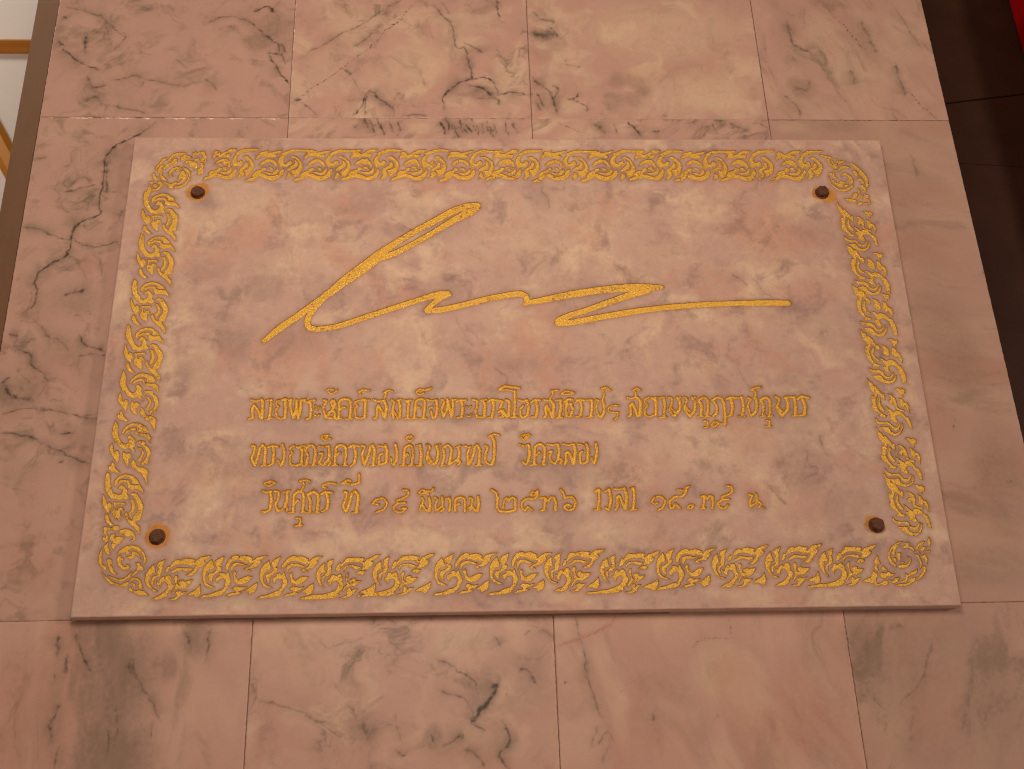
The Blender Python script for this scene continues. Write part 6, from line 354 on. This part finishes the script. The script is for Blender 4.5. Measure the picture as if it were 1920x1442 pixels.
zT, zB = JOINT_TOP, JOINT_BOTTOM
ZTOP, ZBOT = zT+.6, zB-.6
VT = (zT, zT+.27); VB = (zB-.25, zB)
te, be = TOP_EDGES, BOTTOM_EDGES
slab(te[0], te[1], zT, ZTOP, .0003, 11, 'slab with grey smoky veins at upper left', general=(.15, .55, .12), faint=.8, tint=.06, vis=VT)
slab(te[1], te[2], zT, ZTOP, .0000, 12, 'creamy slab with dashed hairline veins and a dark grey cloud', general=(.66, .45, .05), faint=1.0, vis=VT)
slab(te[2], te[3], zT, ZTOP, .0004, 13, 'orange cream slab with a grey flower shaped blotch', general=(.72, .25, .2), faint=.35, vis=VT)
slab(te[3], te[4], zT, ZTOP, .0001, 14, 'slab with dotted black vein and green grey streaks', aniso=(25, 2.2), general=(.45, .5, .18), faint=.6, tint=.06, vis=VT)
slab(te[0], te[1], zB, zT, .0006, 15, 'slab crossed by a long dark branching vein left of the plaque', general=(.15, .6, .15), faint=1.05, scale=.62, tint=.10, chips=(zT-.0006, te[0], te[1]-.01))
slab(te[1], te[2], zB, zT, .0002, 16, None, aniso=(-60, 2.5), general=(.5, .8, .05), faint=1.0, scale=.4, vis=(zT-.06, zT))
slab(te[2], te[3], zB, zT, .0003, 17, None, aniso=(-55, 2.5), general=(.5, .65, .05), faint=1.0, scale=.4, vis=(zT-.06, zT))
slab(te[3], te[4], zB, zT, .0003, 18, 'plain pale slab right of the plaque', aniso=(80, 2.5), general=(.3, .35, .35), faint=.12, tint=.22)
slab(be[0], be[1], ZBOT, zB, .0002, 19, 'slab with a broad brown grey vertical band', aniso=(3, 3.0), general=(.2, .5, .3), faint=.5, vis=VB)
slab(be[1], be[2], ZBOT, zB, .0005, 20, 'creamy slab with dark grey smudged veins', general=(.5, .45, .18), faint=1.0, vis=VB)
slab(be[2], be[3], ZBOT, zB, .0000, 21, 'pink slab with a red scar near its upper left corner', aniso=(15, 2.2), general=(.42, .28, .42), faint=.4, vis=VB)
slab(be[3], be[4], ZBOT, zB, .0003, 22, 'brownish slab with faint slanting streaks', aniso=(-20, 2.2), general=(.25, .6, .2), faint=.4, tint=.2, vis=VB)

# mortar bed and the pier behind the slabs
bed_v, bed_f = box(te[0]+.0005, te[4]-.0005, .0018, .0175, ZBOT+.001-WZ, ZTOP-.001-WZ)
poly_obj('joint_mortar', bed_v, bed_f, M_MORTAR, wall_o)
# splayed corner strip at the left end
c0, c1 = te[0]-.0004, te[0]-.048
sv = [(c0, .0012, ZBOT-WZ), (c1, .0488, ZBOT-WZ), (c1, .30, ZBOT-WZ), (c0, .30, ZBOT-WZ), (c0, .0012, ZTOP-WZ), (c1, .0488, ZTOP-WZ), (c1, .30, ZTOP-WZ), (c0, .30, ZTOP-WZ)]
sf = [(0, 4, 5, 1), (1, 5, 6, 2), (2, 6, 7, 3), (3, 7, 4, 0), (0, 1, 2, 3), (4, 7, 6, 5)]
o = poly_obj('corner_strip', sv, sf, M_CHAMFER, wall_o); o['label'] = 'dull brown splayed strip along the left end'
core_v, core_f = box(te[0]+.0004, te[4]-.003, .0225, .30, ZBOT-WZ, ZTOP-WZ)
poly_obj('pier_core', core_v, core_f, M_CHAMFER, wall_o)

# ------------------------------------------------------------------ plaque : carved face cut from a distance field
plaque = thing('inscribed_plaque', 'pink marble plaque carved with gilded signature, Thai inscription and scroll border, bolted to the wall', 'plaque', (PLAQUE_ORIGIN[0], 0, PLAQUE_ORIGIN[1]))
BL, TLc = np.array(PLAQUE_OUTLINE[3]), np.array(PLAQUE_OUTLINE[0]); BR, TRc = np.array(PLAQUE_OUTLINE[2]), np.array(PLAQUE_OUTLINE[1])
BEV = 1.3
ctr = (BL+BR+TLc+TRc)/4
def inset(p): d = np.sign(ctr-p); return p+d*BEV
iBL, iBR, iTL, iTR = map(inset, (BL, BR, TLc, TRc))
H = .5
NU = int(np.linalg.norm(iBR-iBL)/H)//2*2; NV = int(np.linalg.norm(iTL-iBL)/H)//2*2
s_, t_ = np.meshgrid(np.linspace(0, 1, NU+1), np.linspace(0, 1, NV+1))
def bil(s, t): return [iBL[k]*(1-s)*(1-t)+iBR[k]*s*(1-t)+iTL[k]*(1-s)*t+iTR[k]*s*t for k in (0, 1)]
GU, GV = bil(s_, t_)
def inv_st(u, v):
    s, t = .5, .5
    for _ in range(8):
        fu, fv = bil(s, t); e = 1e-4
        au, av = bil(s+e, t); bu, bv = bil(s, t+e)
        J = np.array([[au-fu, bu-fu], [av-fv, bv-fv]])/e
        ds = np.linalg.solve(J, [u-fu, v-fv]); s += ds[0]; t += ds[1]
    return s, t
SD = np.full(GU.shape, 9.0); LAB = np.full(GU.shape, -1, np.int32)
def window(pts, margin):
    p = np.asarray(pts, float)[:, :2]; lo = p.min(0)-margin; hi = p.max(0)+margin
    st = [inv_st(u, v) for u in (lo[0], hi[0]) for v in (lo[1], hi[1])]
    s = [a for a, b in st]; t = [b for a, b in st]
    i0 = max(0, int(min(s)*NU)); i1 = min(NU+1, int(max(s)*NU)+2); j0 = max(0, int(min(t)*NV)); j1 = min(NV+1, int(max(t)*NV)+2)
    return slice(j0, j1), slice(i0, i1)
def stamp(win, d, lab):
    sd = SD[win]; m = d < sd; sd[m] = d[m]
    LAB[win][m] = lab
def rough_edge(x, y): return .22*perlin(x/2.2, y/2.2, 301)+.10*perlin(x/.9, y/.9, 302)
def add_poly(pts, lab, grow=.90):
    pts = np.asarray(pts, float); w = window(pts, 4.0); x = GU[w]; y = GV[w]
    n = len(pts); d = np.full(x.shape, 1e9); ins = np.zeros(x.shape, bool)
    for i in range(n):
        ax, ay = pts[i]; bx, by = pts[(i+1) % n]; vx, vy = bx-ax, by-ay
        t = np.clip(((x-ax)*vx+(y-ay)*vy)/(vx*vx+vy*vy+1e-9), 0, 1)
        d = np.minimum(d, np.hypot(x-ax-t*vx, y-ay-t*vy))
        if ay != by:
            c = ((ay > y) != (by > y)) & (x < vx*(y-ay)/(by-ay)+ax); ins ^= c
    stamp(w, np.where(ins, -d, d)+(.55*rough_edge(x, y))-grow, lab)
def add_stroke(pts, hw, lab):
    p = np.array(pts, float)
    if p.shape[1] == 2: p = np.c_[p, np.full(len(p), hw)]
    if len(p) > 2:   # soften corners
        q = []
        for i in range(len(p)-1):
            p0 = p[max(i-1, 0)]; p1 = p[i]; p2 = p[i+1]; p3 = p[min(i+2, len(p)-1)]
            for t in (0, .25, .5, .75): q.append(.5*((2*p1)+(p2-p0)*t+(2*p0-5*p1+4*p2-p3)*t*t+(3*p1-p0-3*p2+p3)*t**3))
        q.append(p[-1]); c = np.array(q); lin = np.vstack([p[i]*(1-t)+p[i+1]*t for i in range(len(p)-1) for t in (0, .25, .5, .75)]+[p[-1]])
        p = .6*c+.4*lin
    w = window(p, 4.0+p[:, 2].max()); x = GU[w]; y = GV[w]; d = np.full(x.shape, 1e9)
    for i in range(len(p)-1):
        ax, ay, ra = p[i]; bx, by, rb = p[i+1]; vx, vy = bx-ax, by-ay
        t = np.clip(((x-ax)*vx+(y-ay)*vy)/(vx*vx+vy*vy+1e-9), 0, 1)
        d = np.minimum(d, np.hypot(x-ax-t*vx, y-ay-t*vy)-(ra+(rb-ra)*t))
    stamp(w, d+.8*rough_edge(x, y)-(.80 if hw == 0 else .17), lab)

carved = []     # (name, label or None)
rng = random.Random(4)
for kind, u, v, squeeze in SCROLL_SPOTS:
    lab = len(carved); carved.append(('scroll_ornament', None))
    ph = rng.random()*50; k = 1+rng.uniform(-.015, .015)
    for poly in SCROLL_SHAPES[kind]:
        p = np.array(poly)*k*np.array([squeeze, 1.0])
        jx = 1.1*perlin(p[:, 0]/14+ph, p[:, 1]/14, 400); jy = 1.1*perlin(p[:, 0]/14, p[:, 1]/14+ph, 401)
        add_poly(np.c_[p[:, 0]+jx+u, p[:, 1]+jy+v], lab, .72 if 'top' in kind else .52 if 'bottom' in kind else .62)
for polys in CORNER_SHAPES:
    lab = len(carved); carved.append(('corner_ornament', None))
    for poly in polys: add_poly(poly, lab, .50)
for strokes in WORD_STROKES:
    lab = len(carved); carved.append(('inscription_word', None))
    for hw, pts in strokes: add_stroke(pts, hw*1.10+.12, lab)
lab = len(carved); carved.append(('signature', 'long gilded handwritten signature above the inscription'))
for st in SIGNATURE_STROKES: add_stroke(st, 0, lab)

# bolt holes (the face is left whole under the bolts)
# classify 2x2 super cells
far = SD > .9
sc = far[0:-2:2, 0:-2:2] & far[2::2, 0:-2:2] & far[0:-2:2, 2::2] & far[2::2, 2::2] & far[1::2, 1::2] & far[0:-2:2, 1::2] & far[2::2, 1::2] & far[1::2, 0:-2:2] & far[1::2, 2::2]
gid = np.arange((NU+1)*(NV+1)).reshape(NV+1, NU+1)
jj, ii = np.nonzero(sc)
big = np.stack([gid[2*jj, 2*ii], gid[2*jj, 2*ii+2], gid[2*jj+2, 2*ii+2], gid[2*jj+2, 2*ii]], 1)
fm = np.repeat(np.repeat(~sc, 2, 0), 2, 1)
jj, ii = np.nonzero(fm)
par = (ii+jj) % 2 == 0
a = gid[jj, ii]; b = gid[jj, ii+1]; c = gid[jj+1, ii+1]; d = gid[jj+1, ii]
tri = np.vstack([np.stack([a[par], b[par], c[par]], 1), np.stack([a[par], c[par], d[par]], 1), np.stack([a[~par], b[~par], d[~par]], 1), np.stack([b[~par], c[~par], d[~par]], 1)])
sdf = SD.ravel(); fu = GU.ravel(); fv = GV.ravel(); labf = LAB.ravel()
sdf = np.where(np.abs(sdf) < .012, .012, sdf)
ins = sdf[tri] < 0; cnt = ins.sum(1)
NG = len(sdf)
edge_ids = {}
full_out = tri[cnt == 0]; full_in = tri[cnt == 3]
def rot(t, i):   # rotate so that the odd vertex is first
    k = np.argmax(i, 1); r = np.arange(len(t)); return np.stack([t[r, k], t[r, (k+1) % 3], t[r, (k+2) % 3]], 1)
t1 = rot(tri[cnt == 1], ins[cnt == 1]); t2 = rot(tri[cnt == 2], ~ins[cnt == 2])
ek = np.vstack([t1[:, [0, 1]], t1[:, [0, 2]], t2[:, [0, 1]], t2[:, [0, 2]]]); eks = np.sort(ek, 1)
uq, inv = np.unique(eks[:, 0].astype(np.int64)*NG+eks[:, 1], return_inverse=True)
ea, eb = uq//NG, uq % NG
tt = sdf[ea]/(sdf[ea]-sdf[eb])
cu = fu[ea]+(fu[eb]-fu[ea])*tt; cv = fv[ea]+(fv[eb]-fv[ea])*tt
n1, n2 = len(t1), len(t2); inv = inv+NG
e1a, e1b, e2a, e2b = inv[:n1], inv[n1:2*n1], inv[2*n1:2*n1+n2], inv[2*n1+n2:]
in_tri = [full_in, np.stack([t1[:, 0], e1a, e1b], 1)]
out_tri = [full_out, np.stack([t2[:, 0], e2a, e2b], 1)]
out_q = np.stack([e1a, t1[:, 1], t1[:, 2], e1b], 1); in_q = np.stack([e2a, t2[:, 1], t2[:, 2], e2b], 1)
in_tri += [in_q[:, [0, 1, 2]], in_q[:, [0, 2, 3]]]
in_tri = np.vstack(in_tri); out_tri = np.vstack(out_tri)
ALLU = np.concatenate([fu, cu]); ALLV = np.concatenate([fv, cv]); ALLS = np.concatenate([sdf, np.zeros(len(cu))])
def compact(tris, quads=None):
    ids = np.unique(np.concatenate([tris.ravel()]+([quads.ravel()] if quads is not None else [])))
    remap = np.full(len(ALLU), -1, np.int64); remap[ids] = np.arange(len(ids))
    return ids, remap[tris], (remap[quads] if quads is not None else None)

# face of the plaque
ids, ft, fq = compact(out_tri, np.vstack([big, out_q]))
pu, pv = ALLU[ids], ALLV[ids]
wu = pu+PLAQUE_ORIGIN[0]*1000; wv = pv+PLAQUE_ORIGIN[1]*1000
vein, cream, grey, red = stone_marks(wu, wv, PLAQUE_VEINS, PLAQUE_RED_VEINS, PLAQUE_BLOTCHES, 71, 6.0, .2, (0, 1), (.85, .68, .55), .14, .85, .60)
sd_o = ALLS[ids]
stain_shade = np.clip(np.exp(-np.maximum(sd_o, 0)/2.2), 0, 1)*np.clip(.55+.8*fbm(pu/9, pv/9, 88, 3), .1, 1)
vein = np.clip(vein+.34*np.exp(-np.maximum(sd_o, 0)/1.3)*np.clip(.8+.6*fbm(pu/7, pv/7, 90, 2), .3, 1), 0, 1); grey = np.clip(grey+.62*stain_shade, 0, 1); cream = cream*(1-.8*stain_shade)  # real staining plus painted shade on the stone around the carving
def rust_at(u, v):
    r = np.zeros_like(u)
    for k, (bu, bv) in enumerate(BOLT_SPOTS):
        du, dv = u-bu, v-bv; R = np.hypot(du, dv)
        m = R < 30
        if not m.any(): continue
        th = np.arctan2(dv, du)
        ang, reach, ring = ((2.9, 4.0, 12.0), (-.45, 9, 10.8), (2.6, 3.5, 10.6), (1.4, 2.5, 13.6))[k]
        ext = ring+reach*np.clip(np.cos(th-ang), 0, 1)**2+2.2*fbm(u[m].mean()*0+du/5, dv/5, 500+k, 3)
        if k == 0: ext = ext+5*np.clip(np.cos(th-.95), 0, 1)**4
        if k == 1: ext = ext+3.0*np.clip(np.cos(th-3.4), 0, 1)**4
        w = (1-sstep(-3.0, 1.2, R-ext))*(.95+.4*fbm(du/3, dv/3, 510+k, 3))
        r = np.where(m, np.maximum(r, np.clip(w, 0, 1)), r)
    return r
rust = np.maximum(rust_at(pu, pv), .30*np.clip(np.exp(-np.maximum(sd_o, 0)/1.6), 0, 1)*np.clip(.6+.9*fbm(pu/6, pv/6, 89, 3), 0, 1.1))
V = np.stack([pu/1000, np.full(len(pu), -PLAQUE_T), pv/1000], 1)
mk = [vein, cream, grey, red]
# bevel and edges of the slab
def edge_ring(n=260):
    rings = []
    for (o0, o1, i0, i1) in ((BL, BR, iBL, iBR), (BR, TRc, iBR, iTR), (TRc, TLc, iTR, iTL), (TLc, BL, iTL, iBL)):
        k = np.linspace(0, 1, n)[:, None]
        rings.append((o0*(1-k)+o1*k, i0*(1-k)+i1*k))
    return rings
av, aq, am = [], [], []
base = len(V)
for outer, inner in edge_ring():
    n = len(outer); jit = .35*fbm(outer[:, 0]/14, outer[:, 1]/14, 600, 3)[:, None]
    cdir = (inner-outer)/np.maximum(np.linalg.norm(inner-outer, axis=1)[:, None], 1e-6)
    wob = outer+cdir*np.abs(jit)
    rows = [np.c_[inner[:, 0], np.full(n, -PLAQUE_T*1000), inner[:, 1]], np.c_[(inner*.35+wob*.65)[:, 0], np.full(n, -PLAQUE_T*1000+.35), (inner*.35+wob*.65)[:, 1]],
            np.c_[wob[:, 0], np.full(n, -PLAQUE_T*1000+1.2), wob[:, 1]], np.c_[outer[:, 0], np.full(n, -.1), outer[:, 1]]]
    for r in range(3):
        k = base+sum(len(x) for x in av)
        av.append(np.vstack([rows[r], rows[r+1]])/1000)
        i = np.arange(n-1); aq.append(np.stack([k+i, k+n+i, k+n+i+1, k+i+1], 1))
av = np.vstack(av); aq = np.vstack(aq)
ev, ec, eg, er = stone_marks(av[:, 0]*1000+PLAQUE_ORIGIN[0]*1000, av[:, 2]*1000+PLAQUE_ORIGIN[1]*1000+av[:, 1]*1000, [], [], [], 72, 4, .2, (0, 1), (.3, .3, .5), .0, .6)
V = np.vstack([V, av]); fq = np.vstack([fq, aq])
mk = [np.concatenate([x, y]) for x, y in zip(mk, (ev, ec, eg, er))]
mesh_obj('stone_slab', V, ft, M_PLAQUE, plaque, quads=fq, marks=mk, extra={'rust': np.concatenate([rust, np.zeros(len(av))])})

# gilded carving, one mesh per ornament, word and signature
tl = labf[np.minimum(in_tri.min(1), NG-1)]
tri_lab = np.full(len(in_tri), -1)
gm = in_tri < NG
firstg = np.where(gm.any(1), in_tri[np.arange(len(in_tri)), np.argmax(gm, 1)], -1)
# triangles always hold at least one inside grid vertex except the split half of a quad
insid = np.where(in_tri < NG, in_tri, -1)
best = insid.max(1)
fallback = ea[np.clip(in_tri.max(1)-NG, 0, len(ea)-1)]
best = np.where(best >= 0, best, fallback)
tri_lab = labf[best]
for k, (nm, lb) in enumerate(carved):
    t = in_tri[tri_lab == k]
    if not len(t): continue
    ids, f3, _ = compact(t)
    flat = nm != 'inscription_word'
    dep = np.minimum(-ALLS[ids]*(2.6 if flat else 1.5), .95 if flat else 1.7)
    dep = np.clip(dep, 0, None)
    V = np.stack([ALLU[ids]/1000, -PLAQUE_T+dep/1000, ALLV[ids]/1000], 1)
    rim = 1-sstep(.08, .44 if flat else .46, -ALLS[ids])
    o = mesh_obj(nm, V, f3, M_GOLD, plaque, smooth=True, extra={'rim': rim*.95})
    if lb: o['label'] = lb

# thin uneven bead of mortar squeezed out under the lower edge
bn = 240; bx = np.linspace(4, 600, bn); hb = .9+1.3*np.clip(fbm(bx/30, bx*0, 700, 4)+.35, 0, 1); db = 1.4+1.6*np.clip(fbm(bx/22, bx*0+4, 701, 3)+.3, 0, 1)
ev_ = BL[1]+(BR[1]-BL[1])*(bx-BL[0])/(BR[0]-BL[0])
bv = [(x/1000, 0, (e-h)/1000) for x, e, h in zip(bx, ev_, hb)]+[(x/1000, -d/1000, (e-h*.4)/1000) for x, e, h, d in zip(bx, ev_, hb, db)]+[(x/1000, -d/1000, (e+.3)/1000) for x, e, d in zip(bx, ev_, db)]
poly_obj('mortar_bead', bv, [(i, i+1, bn+i+1, bn+i) for i in range(bn-1)]+[(bn+i, bn+i+1, 2*bn+i+1, 2*bn+i) for i in range(bn-1)], M_MORTAR, plaque)

# bolts : rusty hexagon heads
def bolt(u, v, rot_a, tilt, hgt):
    ring = lambda r, y, n=6, a0=0: [(r*math.cos(a0+2*math.pi*i/n), y, r*math.sin(a0+2*math.pi*i/n)) for i in range(n)]
    R = 7.4; vs = []; fs = []
    rr = random.Random(int(u*7+v))
    N = 24
    def prof(k, i):
        th = 2*math.pi*i/N; hexr = R*math.cos(math.pi/6)/math.cos(((th-rot_a+math.pi/6) % (math.pi/3))-math.pi/6)
        return hexr
    for lvl, (y, mode, s) in enumerate(((0.4, 'c', 8.6), (-.9, 'c', 8.4), (-1.0, 'h', 1.0), (-hgt+1.0, 'h', 1.0), (-hgt, 'm', .90), (-hgt-.35, 'c', 4.2), (-hgt-.4, 'c', 1.5))):
        for i in range(N):
            th = 2*math.pi*i/N
            r = {'c': s, 'h': prof(0, i)*s, 'm': min(prof(0, i)*s, R*.93)}[mode]*(1+rr.uniform(-.03, .03))
            vs.append((r*math.cos(th)/1000, (y+rr.uniform(-.12, .12))/1000, r*math.sin(th)/1000))
        if lvl:
            for i in range(N):
                a_ = (lvl-1)*N+i; b_ = (lvl-1)*N+(i+1) % N; fs.append((a_, b_, b_+N, a_+N))
    top = len(vs)-N; fs.append(tuple(range(top, top+N)))
    me = bpy.data.meshes.new('bolt'); me.from_pydata(vs, [], fs); me.update(); me.materials.append(M_RUST)
    o = bpy.data.objects.new('bolt', me); COL.objects.link(o); o.parent = plaque
    o.location = (u/1000, -PLAQUE_T, v/1000); o.rotation_euler = (tilt[0], 0, tilt[1])
    return o
for (u, v), a_, t_b, h_ in zip(BOLT_SPOTS, (.2, .5, .1, .35), ((.03, .04), (-.02, -.05), (.02, .0), (.04, -.03)), (6.0, 6.5, 7.0, 5.5)):
    bolt(u, v, a_, t_b, h_)

# ------------------------------------------------------------------ white wall with gilt mouldings, far left
ww = thing('white_wall', 'bright white painted wall with gilt mouldings, seen past the left end of the marble', 'wall', (-.95, .5, 1.2))
def rel(vs, o): return [(x-o.location.x, y-o.location.y, z-o.location.z) for x, y, z in vs]
v_, f_ = box(-2.6, -.40, .502, .60, 1.0, 4.0)
poly_obj('wall_face', rel(v_, ww), f_, M_WHITE, ww)
def moulding(p0, p1, prof, name='gilt_moulding'):
    p0 = Vector((p0[0], 0, p0[1])); p1 = Vector((p1[0], 0, p1[1])); d = (p1-p0).normalized(); n = Vector((-d.z, 0, d.x))
    if n.z < 0: n = -n
    vs = []; fs = []
    for p in (p0, p1):
        for w_, h_ in prof: q = p+n*w_; vs.append((q.x, .502-h_, q.z))
    k = len(prof)
    for i in range(k-1): fs.append((i, i+1, k+i+1, k+i))
    fs.append(tuple(range(k))); fs.append(tuple(range(2*k-1, k-1, -1)))
    return poly_obj(name, rel(vs, ww), fs, M_GILT, ww)
PR1 = [(.0125, -.004), (.0125, .007), (.007, .012), (.0045, .013), (.003, .020), (-.001, .021), (-.003, .014), (-.008, .012), (-.0125, .005), (-.0125, -.004)]
moulding((-2.5, 2.897), (-.405, 2.897), PR1)
PR2 = [(.018, -.004), (.018, .008), (.008, .014), (-.008, .014), (-.018, .006), (-.018, -.004)]
dx, dz = .053, -.085
p_mid = Vector((-.752, 0, 2.675)); dv = Vector((.50, 0, -.87)).normalized()
a_ = p_mid-dv*.24; b_ = p_mid+dv*.75
moulding((a_.x, a_.z), (b_.x, b_.z), PR2)
PR3 = [(.004, -.003), (.004, .004), (-.004, .004), (-.004, -.003)]
p2 = p_mid+Vector((-.052, 0, -.085)); a_ = p2-dv*.24; b_ = p2+dv*.7
moulding((a_.x, a_.z), (b_.x, b_.z), PR3)

# ------------------------------------------------------------------ dark wall and red upright on the right
dw = thing('dark_wall', 'dark brown slab wall beyond the right end of the plaque wall', 'wall', (1.1, .35, 1.2))
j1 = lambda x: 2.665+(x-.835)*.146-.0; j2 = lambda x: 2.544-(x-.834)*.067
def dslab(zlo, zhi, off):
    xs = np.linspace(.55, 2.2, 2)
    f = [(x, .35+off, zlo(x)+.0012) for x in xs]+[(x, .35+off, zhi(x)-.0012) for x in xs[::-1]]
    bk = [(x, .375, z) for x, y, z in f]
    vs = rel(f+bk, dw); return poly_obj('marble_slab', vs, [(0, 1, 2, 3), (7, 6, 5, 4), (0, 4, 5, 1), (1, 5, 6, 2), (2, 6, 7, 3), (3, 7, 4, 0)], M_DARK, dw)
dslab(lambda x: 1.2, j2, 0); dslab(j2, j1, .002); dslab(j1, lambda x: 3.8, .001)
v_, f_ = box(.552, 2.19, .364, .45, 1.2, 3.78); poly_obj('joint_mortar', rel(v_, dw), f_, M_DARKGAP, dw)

v_, f_ = box(.9875, 1.06, .25, .345, 1.2, 3.8)
post = poly_obj('red_post', v_, f_, M_RED)
post['label'] = 'bright red painted upright standing at the far right before the dark wall'; post['category'] = 'post'
